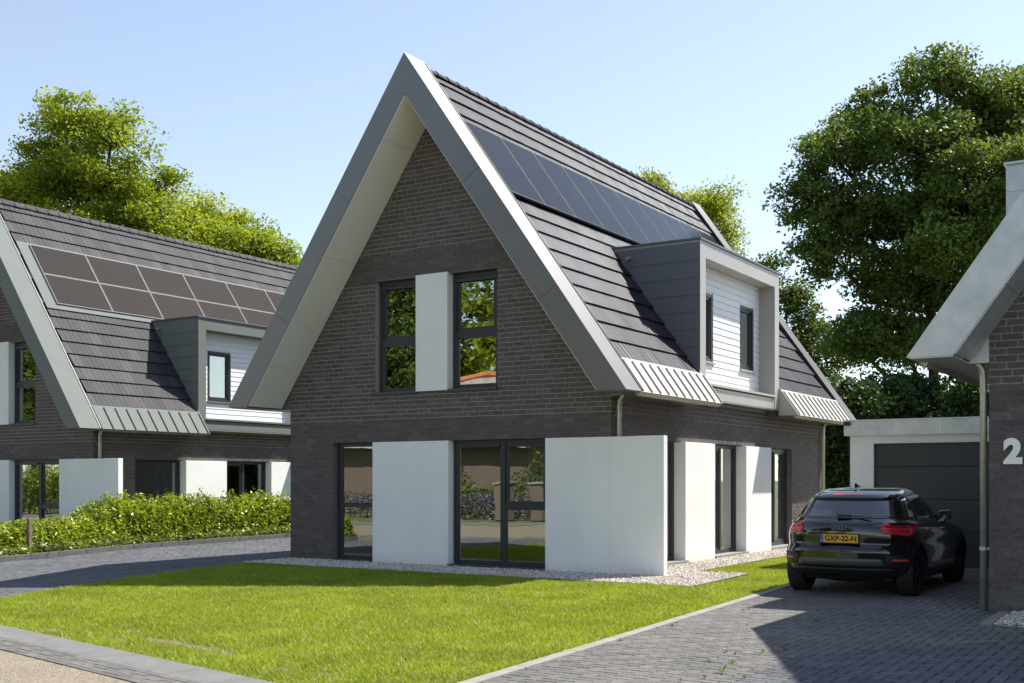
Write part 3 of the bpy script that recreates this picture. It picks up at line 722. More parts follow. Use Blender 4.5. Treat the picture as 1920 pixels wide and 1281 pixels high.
# ------------------------------------------------------------------ garage
gr = empty('garage', 'white rendered garage with zinc fascia behind the black car', 'garage', (9.93, 4.35, 0))
MB().box(0, .43, 0, .2, -.1, 2.41).box(3.40, 3.53, 0, .2, -.1, 2.41).box(.43, 3.40, 0, .2, 2.25, 2.41).box(0, .2, .2, 6, -.1, 2.41).box(0, 3.5, 5.8, 6.0, -.1, 2.41).build('wall', 'white', gr)
MB().box(-.09, 3.53, -.09, 6.1, 2.40, 2.665).build('fascia', 'zinc', gr)
MB().box(-.11, 3.53, -.11, 6.12, 2.665, 2.69).build('roof_edge', 'zinc', gr)
MB().box(1.61, 1.64, -.097, -.088, 2.402, 2.662).build('fascia_joint', 'alu', gr)
dr = MB().box(.43, 3.40, .13, .15, 0, 2.25).build('garage_door', 'frame', gr)
zz = [.02, .65, 1.23, 1.82, 2.25]
for a_, b_ in zip(zz[:-1], zz[1:]): MB().box(.44, 3.39, .09, .13, a_ + .004, b_ - .004).build('door_panel', 'garage_door', dr, bevel=.004)
MB().box(.43, 3.40, -.02, .1, -.02, .018).build('threshold', 'kerb_light', gr)
MB().box(-.075, .03, -.17, -.095, 2.585, 2.655).box(-.06, .015, -.176, -.168, 2.595, 2.645).build('flood_lamp', 'black', gr)

# ------------------------------------------------------------------ car
def pchip(xs, ys):
    xs = np.array(xs, float); ys = np.array(ys, float); h = np.diff(xs); d = np.diff(ys) / h
    s = np.zeros(len(xs)); s[0], s[-1] = d[0], d[-1]
    for i in range(1, len(xs) - 1):
        if d[i - 1] * d[i] > 0:
            w1 = 2 * h[i] + h[i - 1]; w2 = h[i] + 2 * h[i - 1]; s[i] = (w1 + w2) / (w1 / d[i - 1] + w2 / d[i])
    def f(x):
        x = min(max(x, xs[0]), xs[-1]); i = min(max(int(np.searchsorted(xs, x) - 1), 0), len(xs) - 2); t_ = (x - xs[i]) / h[i]
        return ys[i] * (2 * t_**3 - 3 * t_**2 + 1) + s[i] * h[i] * (t_**3 - 2 * t_**2 + t_) + ys[i + 1] * (-2 * t_**3 + 3 * t_**2) + s[i + 1] * h[i] * (t_**3 - t_**2)
    return f
cw = pchip([.20, .30, .42, .55, .66, .80, .92, .99, 1.03, 1.20, 1.34, 1.42, 1.455, 1.485, 1.500, 1.508], [.79, .85, .885, .89, .878, .893, .868, .825, .785, .712, .640, .588, .548, .45, .30, .02])
cyr = pchip([.20, .26, .34, .44, .47, .56, .63, .68, .72, .86, .97, 1.01, 1.06, 1.30, 1.37, 1.42, 1.455, 1.485, 1.500, 1.508], [-.30, -.52, -.66, -.73, -.755, -.76, -.765, -.735, -.70, -.705, -.69, -.655, -.585, -.345, -.265, -.16, .0, .36, .70, 1.0])
cyf = pchip([.20, .30, .45, .70, .80, .88, .95, 1.0, 1.03, 1.25, 1.40, 1.455, 1.485, 1.50, 1.508], [3.25, 3.36, 3.43, 3.40, 3.30, 2.95, 2.55, 2.28, 2.15, 1.78, 1.47, 1.30, 1.18, 1.09, 1.03])
PR = 2.45
def cdr(z): return min(.70 if z < 1.0 else .48, .48 * (cyf(z) - cyr(z)))
def cdf(z): return min(.7, .48 * (cyf(z) - cyr(z)))
def yrear(x, z):
    q = min(abs(x) / cw(z), .9999); return cyr(z) + cdr(z) * (1 - (1 - q**PR)**(1 / PR))
def xside(y, z):
    w_ = cw(z); d = cdr(z); y0 = cyr(z) + d; y1 = cyf(z) - cdf(z)
    if y < y0: return w_ * max(0, 1 - min(1, (y0 - y) / d)**PR)**(1 / PR)
    if y > y1: return w_ * max(0, 1 - min(1, (y - y1) / cdf(z))**PR)**(1 / PR)
    return w_
def yfront(x, z):
    q = min(abs(x) / cw(z), .9999); return cyf(z) - cdf(z) * (1 - (1 - q**PR)**(1 / PR))
def build_car(loc, rz, label):
    root = empty('parked_car', label, 'car', loc, rz)
    zs = list(np.linspace(.20, 1.40, 61)) + [1.415, 1.43, 1.445, 1.455, 1.465, 1.475, 1.485, 1.492, 1.498, 1.503, 1.506, 1.508]
    rows = []
    for z in zs:
        w_ = cw(z); d = cdr(z); y0 = cyr(z); e = cdf(z); y1 = cyf(z); half = []
        for k in range(15):
            t_ = math.pi / 2 * k / 14; half.append((w_ * math.sin(t_)**(2 / PR), y0 + d * (1 - math.cos(t_)**(2 / PR))))
        for k in range(1, 60):
            half.append((w_, y0 + d + (y1 - e - y0 - d) * k / 60))
        for k in range(13):
            t_ = math.pi / 2 * (1 - k / 12); half.append((w_ * math.sin(t_)**(2 / PR), y1 - e * (1 - math.cos(t_)**(2 / PR))))
        ring = half + [(-x, y) for x, y in half[-2:0:-1]]
        rows.append([(x, y, z) for x, y in ring])
    n = len(rows[0]); v_ = [p for r_ in rows for p in r_]; fs = []
    WY = (0.0, 2.60); WR = .385
    for i in range(len(rows) - 1):
        for k in range(n):
            a_ = i * n + k; b_ = i * n + (k + 1) % n; q = (a_, b_, b_ + n, a_ + n)
            c_ = [sum(v_[j][m_] for j in q) / 4 for m_ in range(3)]
            if abs(c_[0]) > .5 and any((c_[1] - wy)**2 + (c_[2] - .335)**2 < WR**2 for wy in WY): continue
            fs.append(q)
    fs.append(tuple(range((len(rows) - 1) * n, len(rows) * n)))
    body = MB().add(v_, fs).build('body', 'paint', root, smooth=True, fix=False)
    MB().box(-.60, .60, -.28, 3.1, .22, .70).build('underbody', 'plastic', root)
    def patch(fn, corners, off, nu=14, nv=8, th=.012):
        # corners in patch coordinates: lower-left, lower-right, upper-right, upper-left
        c_ = [Vector((*p, 0)) for p in corners]; mb = MB(); G = []
        for lay_ in (off, off - th):
            for j in range(nv + 1):
                for i in range(nu + 1):
                    u, w2 = i / nu, j / nv
                    p = (c_[0] * (1 - u) + c_[1] * u) * (1 - w2) + (c_[3] * (1 - u) + c_[2] * u) * w2
                    G.append(fn(p.x, p.y, lay_))
        f_ = []; s = nu + 1; o2 = (nv + 1) * s
        for j in range(nv):
            for i in range(nu): f_.append((j * s + i, j * s + i + 1, (j + 1) * s + i + 1, (j + 1) * s + i))
        edge = [i for i in range(s)] + [j * s + nu for j in range(1, nv + 1)] + [nv * s + i for i in range(nu - 1, -1, -1)] + [j * s for j in range(nv - 1, 0, -1)]
        for a_, b_ in zip(edge, edge[1:] + edge[:1]): f_.append((a_, b_, b_ + o2, a_ + o2))
        mb.add(G, f_); return mb
    def rear(p, q, o): return (p, yrear(p, q) - o, q)
    def rgt(sg):
        return lambda p, q, o: (sg * (xside(p, q) + o), p, q)
    def frt(p, q, o): return (p, yfront(p, q) + o, q)
    # rear screen, spoiler, lamps
    patch(rear, [(-.66, 1.07), (.66, 1.07), (.55, 1.335), (-.55, 1.335)], .004, 24, 8).build('rear_window', 'rear_glass', root, smooth=True)
    patch(rear, [(-.565, 1.335), (.565, 1.335), (.535, 1.405), (-.535, 1.405)], .045, 24, 4, .07).build('spoiler', 'paint', root, smooth=True)
    patch(rear, [(-.22, 1.383), (.22, 1.383), (.22, 1.396), (-.22, 1.396)], .05, 10, 1).build('brake_light', 'red', root)
    for s in (-1, 1):
        cr = [(.53, .905), (.862, .825), (.868, 1.005), (.545, 1.02)]
        if s < 0: cr = [(-x, z) for x, z in (cr[1], cr[0], cr[3], cr[2])]
        tl_ = patch(rear, cr, .010, 18, 8).build('tail_light', 'red_dark', root, smooth=True)
        for (c0, c1) in (((.56, .985), (.863, .975)), ((.545, .935), (.865, .915)), ((.56, .893), (.86, .852))):
            q = [(c0[0], c0[1] - .017), (c1[0], c1[1] - .019), (c1[0], c1[1] + .019), (c0[0], c0[1] + .017)]
            if s < 0: q = [(-x, z) for x, z in (q[1], q[0], q[3], q[2])]
            patch(rear, q, .014, 16, 1, .01).build('light_bar', 'red', tl_, smooth=True)
        q = [(.835, .852), (.866, .852), (.867, .975), (.838, .975)]
        if s < 0: q = [(-x, z) for x, z in (q[1], q[0], q[3], q[2])]
        patch(rear, q, .014, 4, 4, .01).build('light_bar', 'red', tl_, smooth=True)
        # bumper corner pods
        q = [(.60, .43), (.86, .41), (.868, .60), (.60, .575)]
        if s < 0: q = [(-x, z) for x, z in (q[1], q[0], q[3], q[2])]
        pod = patch(rear, q, .008, 12, 6).build('bumper_vent', 'plastic', root)
        q = [(.68, .505), (.84, .498), (.84, .525), (.68, .53)]
        if s < 0: q = [(-x, z) for x, z in (q[1], q[0], q[3], q[2])]
        patch(rear, q, .013, 8, 1).build('reflector', 'red_bright', pod)
    patch(rear, [(-.60, .43), (.60, .43), (.56, .53), (-.56, .53)], .012, 20, 4).build('bumper_strip', 'trim_grey', root, smooth=True)
    patch(rear, [(-.60, .27), (.60, .27), (.72, .40), (-.72, .40)], .010, 20, 4).build('diffuser', 'plastic', root, smooth=True)
    patch(rear, [(-.62, .675), (.62, .675), (.62, .679), (-.62, .679)], .004, 20, 1).build('hatch_gap', 'ink', root)
    # plate and lettering
    yp = yrear(0, .80) - .012
    pl = MB().box(-.26, .26, yp - .012, yp + .02, .742, .852).build('number_plate', 'yellow', root)
    MB().box(-.259, -.213, yp - .0145, yp - .011, .743, .851).build('plate_band', 'blue', pl)
    MB().box(-.275, .275, yp - .006, yp + .03, .728, .866).build('plate_frame', 'plastic', pl)
    tm = text_mesh('GXP-22-N', .094, .001, .0028); tm.materials.clear(); tm.materials.append(M['ink']); tm.name = 'plate_lettering'
    k = (.43) / max(.01, (max(p.co.x for p in tm.vertices) - min(p.co.x for p in tm.vertices)))
    to = link(tm, 'plate_lettering', pl, (.025, yp - .0145, .796)); to.rotation_euler = (rad(90), 0, 0); to.scale = (k, 1.05, 1)
    tm2 = text_mesh('NL', .022, .0006); tm2.materials.clear(); tm2.materials.append(M['white']); t2 = link(tm2, 'plate_country', pl, (-.236, yp - .0155, .762)); t2.rotation_euler = (rad(90), 0, 0)
    em = MB()
    for k in range(4):
        cx = (k - 1.5) * .046; ye = yrear(0, .945) - .012
        ring = [(cx + .031 * math.cos(a_), ye, .945 + .031 * math.sin(a_)) for a_ in np.linspace(0, 2 * math.pi, 25)]
        em.tube(ring, .0042, 6, caps=False)
    em.build('emblem', 'chrome', root, smooth=True)
    wy = yrear(.05, 1.1) - .02
    MB().hexa([(-.06, wy - .045, 1.075), (.12, wy - .03, 1.082), (-.06, wy, 1.075), (.12, wy, 1.082), (-.06, wy - .04, 1.125), (.12, wy - .025, 1.115), (-.06, wy, 1.125), (.12, wy, 1.115)]).box(.12, .40, wy - .015, wy + .0, 1.088, 1.098).build('rear_wiper', 'plastic', root)
    MB().hexa([(-.02, .05, 1.478), (.02, .05, 1.478), (-.02, .24, 1.492), (.02, .24, 1.492), (-.004, .02, 1.545), (.004, .02, 1.545), (-.006, .10, 1.53), (.006, .10, 1.53)]).build('roof_antenna', 'paint', root)
    # side glass, doors, mirrors
    for s in (-1, 1):
        f = rgt(s)
        patch(f, [(-.22, 1.055), (.22, 1.045), (.22, 1.345), (-.02, 1.315)], .004, 8, 8).build('quarter_window', 'car_glass', root, smooth=True)
        patch(f, [(.27, 1.045), (1.02, 1.035), (1.02, 1.385), (.27, 1.355)], .004, 12, 8).build('side_window', 'car_glass', root, smooth=True)
        patch(f, [(1.08, 1.035), (1.98, 1.03), (1.46, 1.335), (1.08, 1.385)], .004, 12, 8).build('side_window', 'car_glass', root, smooth=True)
        patch(f, [(-.28, 1.030), (2.05, 1.018), (2.05, 1.026), (-.28, 1.042)], .006, 30, 1).build('window_trim', 'chrome', root, smooth=True)
        for (ya, za, zb) in ((1.05, .30, 1.02), (2.02, .30, 1.0)): patch(f, [(ya, za), (ya + .006, za), (ya + .006, zb), (ya, zb)], .0015, 1, 16, .004).build('door_gap', 'ink', root)
        patch(f, [(.42, .62), (.43, .62), (.30, 1.02), (.29, 1.02)], .0015, 1, 12, .004).build('door_gap', 'ink', root)
        for ya in (.42, 1.22):
            xs = xside(ya + .1, .90)
            MB().box(s * xs - .004 if s > 0 else -xs - .03, s * xs + .03 if s > 0 else -xs + .004, ya, ya + .2, .885, .912).build('door_handle', 'paint', root, bevel=.006)
        patch(f, [(.42, .27), (2.18, .27), (2.18, .345), (.42, .345)], .018, 20, 2, .03).build('side_skirt', 'plastic', root, smooth=True)
        mx_ = xside(1.85, 1.03)
        mm = MB().hexa([(s * (mx_ + .03), 1.78, .985), (s * (mx_ + .21), 1.80, 1.005), (s * (mx_ + .03), 1.90, .985), (s * (mx_ + .19), 1.93, 1.01), (s * (mx_ + .03), 1.76, 1.13), (s * (mx_ + .20), 1.79, 1.145), (s * (mx_ + .03), 1.90, 1.12), (s * (mx_ + .18), 1.92, 1.13)])
        mm.box(min(s * (mx_ - .05), s * (mx_ + .05)), max(s * (mx_ - .05), s * (mx_ + .05)), 1.83, 1.88, 1.0, 1.03)
        mo = mm.build('wing_mirror', 'paint', root, bevel=.02)
        # arches and wheels
        for wyc in WY:
            ar = MB(); N_ = 26; ring = []
            for k in range(N_ + 1):
                a_ = math.pi * (-.13 + 1.26 * k / N_)
                for (rr, o) in ((.358, -.10), (.362, .014), (.40, .020), (.425, .002)):
                    yy = wyc + rr * math.cos(a_); zz_ = max(.19, .335 + rr * math.sin(a_))
                    ring.append((s * (min(xside(yy, max(zz_, .21)), .9) + o), yy, zz_))
            ar.add(ring, [(i * 4 + j, i * 4 + j + 1, (i + 1) * 4 + j + 1, (i + 1) * 4 + j) for i in range(N_) for j in range(3)])
            ar.build('wheel_arch', 'plastic', root, smooth=True, fix=False)
            xo = .875
            sd = lambda q: [(r_, s * o) for r_, o in q]
            wo2 = MB().lathe(sd([(.22, xo - .235), (.30, xo - .235), (.328, xo - .215), (.334, xo - .18), (.335, xo - .165), (.331, xo - .160), (.331, xo - .150), (.335, xo - .145), (.335, xo - .105), (.331, xo - .10), (.331, xo - .09), (.335, xo - .085), (.334, xo - .05), (.328, xo - .015), (.30, xo), (.245, xo - .006), (.235, xo - .02)]), 'x', (0, wyc, .335), 40).build('wheel', 'tyre', root, smooth=True, fix=False)
            rm = MB().lathe(sd([(.242, xo - .012), (.222, xo - .02), (.215, xo - .15), (.02, xo - .15)]), 'x', (0, wyc, .335), 36)
            for k in range(5):
                for dlt in (-.16, .16):
                    a_ = 2 * math.pi * k / 5 + .3
                    pts_ = [(.045, a_ + dlt * .9, -.03), (.14, a_ + dlt * .8, -.02), (.232, a_ + dlt * 1.25, -.016)]
                    rm.tube([(s * (xo + o), wyc + r_ * math.cos(b_), .335 + r_ * math.sin(b_)) for r_, b_, o in pts_], [.02, .014, .013], 6)
            rm.lathe(sd([(.001, xo - .012), (.05, xo - .014), (.06, xo - .05)]), 'x', (0, wyc, .335), 16)
            rm.build('rim', 'rim', wo2, smooth=True, fix=False)
    patch(frt, [(-.62, 1.05), (.62, 1.05), (.56, 1.36), (-.56, 1.36)], .004, 20, 8).build('windscreen', 'car_glass', root, smooth=True)
    patch(frt, [(-.30, .42), (.30, .42), (.42, .72), (-.42, .72)], .008, 14, 6).build('grille', 'plastic', root)
    for s in (-1, 1):
        q = [(.52, .66), (.84, .68), (.85, .80), (.55, .76)]
        if s < 0: q = [(-x, z) for x, z in (q[1], q[0], q[3], q[2])]
        patch(frt, q, .008, 10, 4).build('headlight', 'car_glass', root)
    return root
build_car((11.44, -.80, -.01), rad(-1.2), 'black compact crossover with yellow number plate parked before the garage')

# ------------------------------------------------------------------ gravel
rng = np.random.default_rng(5)
def gravel(name, polys, n, label, size=(.011, .023), seed=1, z0=.0):
    r_ = np.random.default_rng(seed); P = []
    for poly in polys:
        xs = [p[0] for p in poly]; ys = [p[1] for p in poly]; ar = (max(xs) - min(xs)) * (max(ys) - min(ys))
        q = np.column_stack([r_.uniform(min(xs), max(xs), int(n * ar)), r_.uniform(min(ys), max(ys), int(n * ar))]); P.append(q[inpoly(q, poly)])
    P = np.vstack(P); k = len(P)
    base = np.array([(1, 0, 0), (0, 1, 0), (-1, 0, 0), (0, -1, 0), (0, 0, 1), (0, 0, -1)], float)
    tri = np.array([(0, 1, 4), (1, 2, 4), (2, 3, 4), (3, 0, 4), (1, 0, 5), (2, 1, 5), (3, 2, 5), (0, 3, 5)])
    sc = r_.uniform(size[0], size[1], (k, 1, 1)) * r_.uniform(.65, 1.25, (k, 6, 1)); V = base[None] * sc; V[:, :, 2] *= .75
    V += r_.normal(0, .0025, V.shape); th = r_.uniform(0, 6.28, k); ph = r_.normal(0, .45, k)
    x, z = V[:, :, 0].copy(), V[:, :, 2].copy(); V[:, :, 0] = x * np.cos(ph)[:, None] - z * np.sin(ph)[:, None]; V[:, :, 2] = x * np.sin(ph)[:, None] + z * np.cos(ph)[:, None]
    x, y = V[:, :, 0].copy(), V[:, :, 1].copy(); V[:, :, 0] = x * np.cos(th)[:, None] - y * np.sin(th)[:, None]; V[:, :, 1] = x * np.sin(th)[:, None] + y * np.cos(th)[:, None]
    V[:, :, 0] += P[:, None, 0]; V[:, :, 1] += P[:, None, 1]; V[:, :, 2] += r_.uniform(.0, .03, k)[:, None] + z0
    me = npmesh(name, V[:, tri].reshape(-1, 3), 3, ['gravel'], np.repeat(r_.uniform(.01, .99, k), 8))
    return tag(link(me, name), label, 'gravel', kind='stuff')
GR = [[(.05, -1.38), (9.28, -1.38), (9.15, 1.2), (8.24, 1.15), (7.3, 1.15), (7.3, 0), (.05, 0)], [(7.2, 1.15), (8.24, 1.15), (8.14, 12), (7.2, 12)]]
sheet('gravel_bed', [(.05, -1.39), (9.29, -1.39), (9.16, 1.2), (8.25, 1.16), (8.15, 12), (7.0, 12), (7.0, .2), (.05, .2)], -.002, 'gravel', 'pale bed under the gravel around the house', 'gravel')
gravel('gravel', GR, 1900, 'pale white gravel strip around the middle house', seed=3)
sheet('gravel_bed', [(13.72, -3.7), (19, -3.7), (19, -2.3), (13.72, -2.3)], -.002, 'gravel', 'pale bed under the gravel by the number 2 wall', 'gravel')
gravel('gravel', [[(13.74, -3.68), (15.5, -3.68), (15.5, -2.37), (13.74, -2.37)]], 1900, 'pale white gravel below the wall with number 2', seed=4)
ge = tag(MB().hexa([(9.28, -1.40, -.05), (9.31, -1.40, -.05), (9.15, 1.2, -.05), (9.18, 1.2, -.05), (9.28, -1.40, .035), (9.31, -1.40, .035), (9.15, 1.2, .035), (9.18, 1.2, .035)]).box(.1, 9.3, -1.42, -1.395, -.05, .02).box(8.24, 9.17, 1.19, 1.215, -.05, .03).hexa([(8.24, 1.2, -.05), (8.265, 1.2, -.05), (8.14, 12, -.05), (8.165, 12, -.05), (8.24, 1.2, .03), (8.265, 1.2, .03), (8.14, 12, .03), (8.165, 12, .03)]).build('gravel_edging', 'kerb_dark'), 'thin dark edging strip round the gravel bed', 'edging', kind='structure')

# ------------------------------------------------------------------ lawn grass
def grass_blades(n, poly, seed):
    r_ = np.random.default_rng(seed); xs = [p[0] for p in poly]; ys = [p[1] for p in poly]
    P = np.column_stack([r_.uniform(min(xs), max(xs), n), r_.uniform(min(ys), max(ys), n)]); P = P[inpoly(P, poly)]
    # thin, worn spots near the road edge
    d = (P - np.array([B0.x, B0.y])) @ np.array([N.x, N.y]); a_ = (P - np.array([B0.x, B0.y])) @ np.array([E.x, E.y])
    keep = np.ones(len(P), bool)
    for (px, py, ra, rd_, pr) in ((98, 1182, .28, .10, .9), (250, 1184, .28, .10, .9), (217, 1199, .25, .09, .85), (305, 1203, .5, .12, .92), (395, 1217, .32, .09, .85), (432, 1228, .24, .08, .92), (120, 1194, .18, .08, .8), (520, 1252, .22, .08, .7), (880, 1240, .16, .06, .5), (345, 1209, .3, .10, .85), (150, 1188, .2, .06, .7), (600, 1262, .25, .07, .5)):
        gx, gy = gpt(px, py); ca = (gx - B0.x) * E.x + (gy - B0.y) * E.y; cd_ = (gx - B0.x) * N.x + (gy - B0.y) * N.y
        q = ((a_ - ca) / ra)**2 + ((d - cd_) / rd_)**2; keep &= ~((q < 1 + r_.normal(0, .35, len(P))) & (r_.random(len(P)) < pr))
    P = P[keep]; d = d[keep]; k = len(P)
    clump = .5 + .5 * np.sin(P[:, 0] * 7.1 + np.sin(P[:, 1] * 5.3) * 2) * np.sin(P[:, 1] * 8.3 + np.sin(P[:, 0] * 4.7) * 2)
    h = r_.uniform(.016, .046, k) * (.7 + .7 * clump); wd = r_.uniform(.003, .0068, k); th = r_.uniform(0, 6.28, k)
    lean = r_.uniform(.4, 1.5, k) * h; la = r_.uniform(0, 6.28, k)
    A = np.column_stack([P[:, 0] - wd * np.cos(th), P[:, 1] - wd * np.sin(th), np.full(k, -.004)])
    Bv = np.column_stack([P[:, 0] + wd * np.cos(th), P[:, 1] + wd * np.sin(th), np.full(k, -.004)])
    T = np.column_stack([P[:, 0] + lean * np.cos(la), P[:, 1] + lean * np.sin(la), h])
    return np.stack([A, Bv, T], 1).reshape(-1, 3), r_.random(k) * .98 + .01
v1, r1 = grass_blades(1250000, LAWN, 1)
tag(link(npmesh('grass', v1, 3, ['grass'], r1), 'grass'), 'short bright green mown grass of the front lawn', 'grass', kind='stuff')

# weeds growing in the driveway joints
def weed(x, y, s, brown=False):
    o = empty('weed', 'small weed sprouting between the driveway pavers', 'weed', (x, y, 0), random.random() * 6, 'weeds in the driveway joints')
    m_ = MB()
    for k in range(random.randint(6, 11)):
        a_ = random.random() * 6.28; L = s * random.uniform(.5, 1.1); hgt = s * random.uniform(.3, 1.1); c_, q = math.cos(a_), math.sin(a_); wd = s * .13
        m_.add([(0, 0, 0), (c_ * L * .5 - q * wd, q * L * .5 + c_ * wd, hgt * .7), (c_ * L, q * L, hgt), (c_ * L * .5 + q * wd, q * L * .5 - c_ * wd, hgt * .7)], [(0, 1, 2, 3)], 0, random.random())
    m_.build('leaves', 'leaf_cover', o, fix=False)
WEEDS = [(1263, 1175, .07), (1393, 1145, .05), (1404, 1143, .06), (1400, 1174, .05), (1354, 1262, .11), (1372, 1245, .08), (1328, 1242, .05), (1345, 1235, .05), (1361, 1223, .06), (1378, 1228, .06), (1395, 1273, .07), (1320, 1272, .06), (1430, 1224, .07), (1530, 1166, .06), (1472, 1220, .06), (1566, 1193, .04), (1469, 1128, .06), (1572, 1180, .05), (1230, 1184, .04), (1330, 1215, .04), (1275, 1279, .05), (1575, 1196, .04)]
for (px, py, s) in WEEDS: weed(*gpt(px, py), s * .6)

# ------------------------------------------------------------------ trees and hedges
def kites(P, size, r_, up=.25, asp=.55):
    k = len(P); n_ = r_.normal(0, 1, (k, 3)); n_[:, 2] = np.abs(n_[:, 2]) + up; n_ /= np.linalg.norm(n_, axis=1)[:, None]
    t_ = r_.normal(0, 1, (k, 3)); t_ -= n_ * (t_ * n_).sum(1)[:, None]; t_ /= np.linalg.norm(t_, axis=1)[:, None]; b_ = np.cross(n_, t_)
    s = (size * r_.uniform(.6, 1.35, k))[:, None]
    return np.stack([P - t_ * s * .5, P + b_ * s * asp * .5 - t_ * s * .05, P + t_ * s * .5, P - b_ * s * asp * .5 - t_ * s * .05], 1).reshape(-1, 3)
def tree(name, label, base, lobes, leaf, nclump, per, size, seed, tr=.28, split=.35, sig=.5, group=None, trunk_top=None, bare=0):
    r_ = np.random.default_rng(seed); root = empty(name, label, 'tree', base, 0, group)
    L = np.array(lobes, float); vol = L[:, 3] * L[:, 4] * L[:, 5]; pick = r_.choice(len(L), nclump, p=vol**.75 / (vol**.75).sum())
    d = r_.normal(0, 1, (nclump, 3)); d /= np.linalg.norm(d, axis=1)[:, None]
    C_ = L[pick, :3] + d * (r_.random(nclump)**.45)[:, None] * L[pick, 3:6]
    cs = sig * r_.uniform(.6, 1.4, nclump)
    dv = r_.normal(0, 1, (nclump * per, 3)); dv /= np.linalg.norm(dv, axis=1)[:, None]; dv *= (r_.random(nclump * per)**.5 * 1.75)[:, None]
    P = np.repeat(C_, per, 0) + dv * np.repeat(cs, per)[:, None] * np.array([1, 1, .55])
    link(npmesh('crown', kites(P, size, r_), 4, [leaf], np.clip(np.repeat(r_.uniform(0, 1, nclump), per) * .55 + r_.random(nclump * per) * .43 + .01, .01, .99)), 'crown', root)
    tb = MB(); top = trunk_top or L[:, 2].mean(); H = top * 1.0; ax = L[:, 0].mean() * .5; ay = L[:, 1].mean() * .5
    tp = [Vector((ax * q * q + .12 * math.sin(q * 5 + seed), ay * q * q + .12 * math.cos(q * 4 + seed), H * q - .1)) for q in np.linspace(0, 1, 8)]
    tb.tube(tp, [tr * (1.25 if i == 0 else 1 - .085 * i) for i in range(8)], 9)
    nodes_ = []
    for l in L:
        st = tp[int(np.clip(round(7 * max(split, (l[2] - l[5] * 1.0 - 1) / H)), 2, 6))]; en = Vector(l[:3]); mid = (st + en) / 2 + Vector((0, 0, -.25 * (en - st).length * .4)) + Vector(r_.normal(0, .25, 3))
        pts = [st, st.lerp(mid, .6), mid, mid.lerp(en, .6), en]
        tb.tube(pts, [tr * .48, tr * .4, tr * .33, tr * .25, tr * .16], 6); nodes_.append(pts[2:] + [en])
    for i in range(nclump):
        c_ = Vector(C_[i]); nd = min(nodes_[pick[i]], key=lambda q: (q - c_).length); mid = (nd + c_) / 2 + Vector(r_.normal(0, .18, 3)) - Vector((0, 0, .1))
        tb.tube([nd, mid, c_], [.045, .028, .010], 4, caps=False)
    for i in range(bare):
        c_ = Vector(L[0, :3]) + Vector(r_.normal(0, 1, 3)) * 2
        tb.tube([c_, c_ + Vector((r_.normal(0, .3), r_.normal(0, .3), 1.2))], [.02, .006], 4, caps=False)
    tb.build('trunk', 'bark', root, smooth=True, fix=False)
    return root
Rt = Vector((math.cos(rad(32.2)), math.sin(rad(32.2)), 0)); Fw = Vector((-math.sin(rad(32.2)), math.cos(rad(32.2)), 0))
def view_lobes(base, D, specs, depth=1.0):
    """lobes given by where they stand in the photograph at the tree's own distance D: (px, py, rx_px, rz_px, extra depth m)"""
    out = []
    for (px, py, rx, rz, e) in specs:
        p = CAM + (Fw + Rt * ((px - 960) / 2137) + Vector((0, 0, (900 - py) / 2137))) * (D) + Fw * e
        r1_ = rx * D / 2137; r3 = rz * D / 2137
        out.append((p.x - base[0], p.y - base[1], p.z - base[2], r1_ * depth, r1_ * depth, r3))
    return out
def base_at(px, D): p = CAM + Fw * D + Rt * (D * (px - 960) / 2137); return (p.x, p.y, -.05)
b = base_at(165, 46)
tree('oak_tree', 'tall broad bright green oak behind the house at the left edge', b, view_lobes(b, 46, [(135, 235, 80, 55, 0), (90, 300, 80, 60, 1), (225, 275, 70, 60, -1), (165, 360, 120, 70, 0), (40, 350, 75, 60, 1), (275, 350, 65, 60, 1), (-60, 380, 110, 90, 2), (300, 420, 80, 50, 0), (150, 460, 160, 60, 0)]), 'leaf_oak', 430, 190, .155, 21, .30, .45, .46, trunk_top=10.5)
b = base_at(440, 44)
tree('oak_tree', 'low spreading bright green oak behind the ridge left of the middle house', b, view_lobes(b, 44, [(370, 410, 55, 40, 0), (430, 430, 60, 45, 1), (490, 465, 50, 30, 0), (530, 475, 38, 24, 0), (390, 470, 80, 45, -1), (470, 520, 90, 40, 0)]), 'leaf_oak', 200, 170, .145, 22, .24, .45, .45, trunk_top=8, bare=0)
b = base_at(1285, 50)
tree('oak_tree', 'bright green oak top showing above the ridge of the middle house', b, view_lobes(b, 50, [(1215, 355, 45, 30, 0), (1330, 392, 52, 42, 0), (1270, 400, 70, 45, 1), (1350, 450, 35, 45, 0), (1300, 480, 80, 60, 0)]), 'leaf_oak', 180, 200, .14, 23, .28, .45, .5, trunk_top=10)
b = base_at(1745, 44)
tree('maple_tree', 'large deep green tree towering behind the garage', b, view_lobes(b, 44, [(1755, 150, 70, 60, 0), (1660, 200, 75, 55, 1), (1850, 190, 75, 60, 0), (1560, 290, 75, 55, 0), (1700, 290, 110, 70, -1), (1860, 310, 110, 80, 0), (1510, 370, 55, 50, 0), (1610, 400, 100, 60, 0), (1780, 420, 110, 80, 1), (1920, 420, 90, 90, 1), (1915, 240, 80, 75, 0), (1960, 170, 80, 60, 1), (1800, 240, 80, 60, 1), (1560, 480, 75, 50, 0), (1680, 520, 90, 50, 0), (1800, 560, 100, 60, 0), (1650, 600, 60, 45, 0), (1600, 640, 60, 45, 0), (1700, 650, 85, 50, 0), (1790, 650, 85, 55, 0), (1740, 480, 100, 60, -3), (1790, 380, 110, 70, -3), (1700, 400, 80, 50, -2)]), 'leaf_dark', 1350, 130, .175, 24, .27, .4, .42, trunk_top=11.5)
b = base_at(1455, 47)
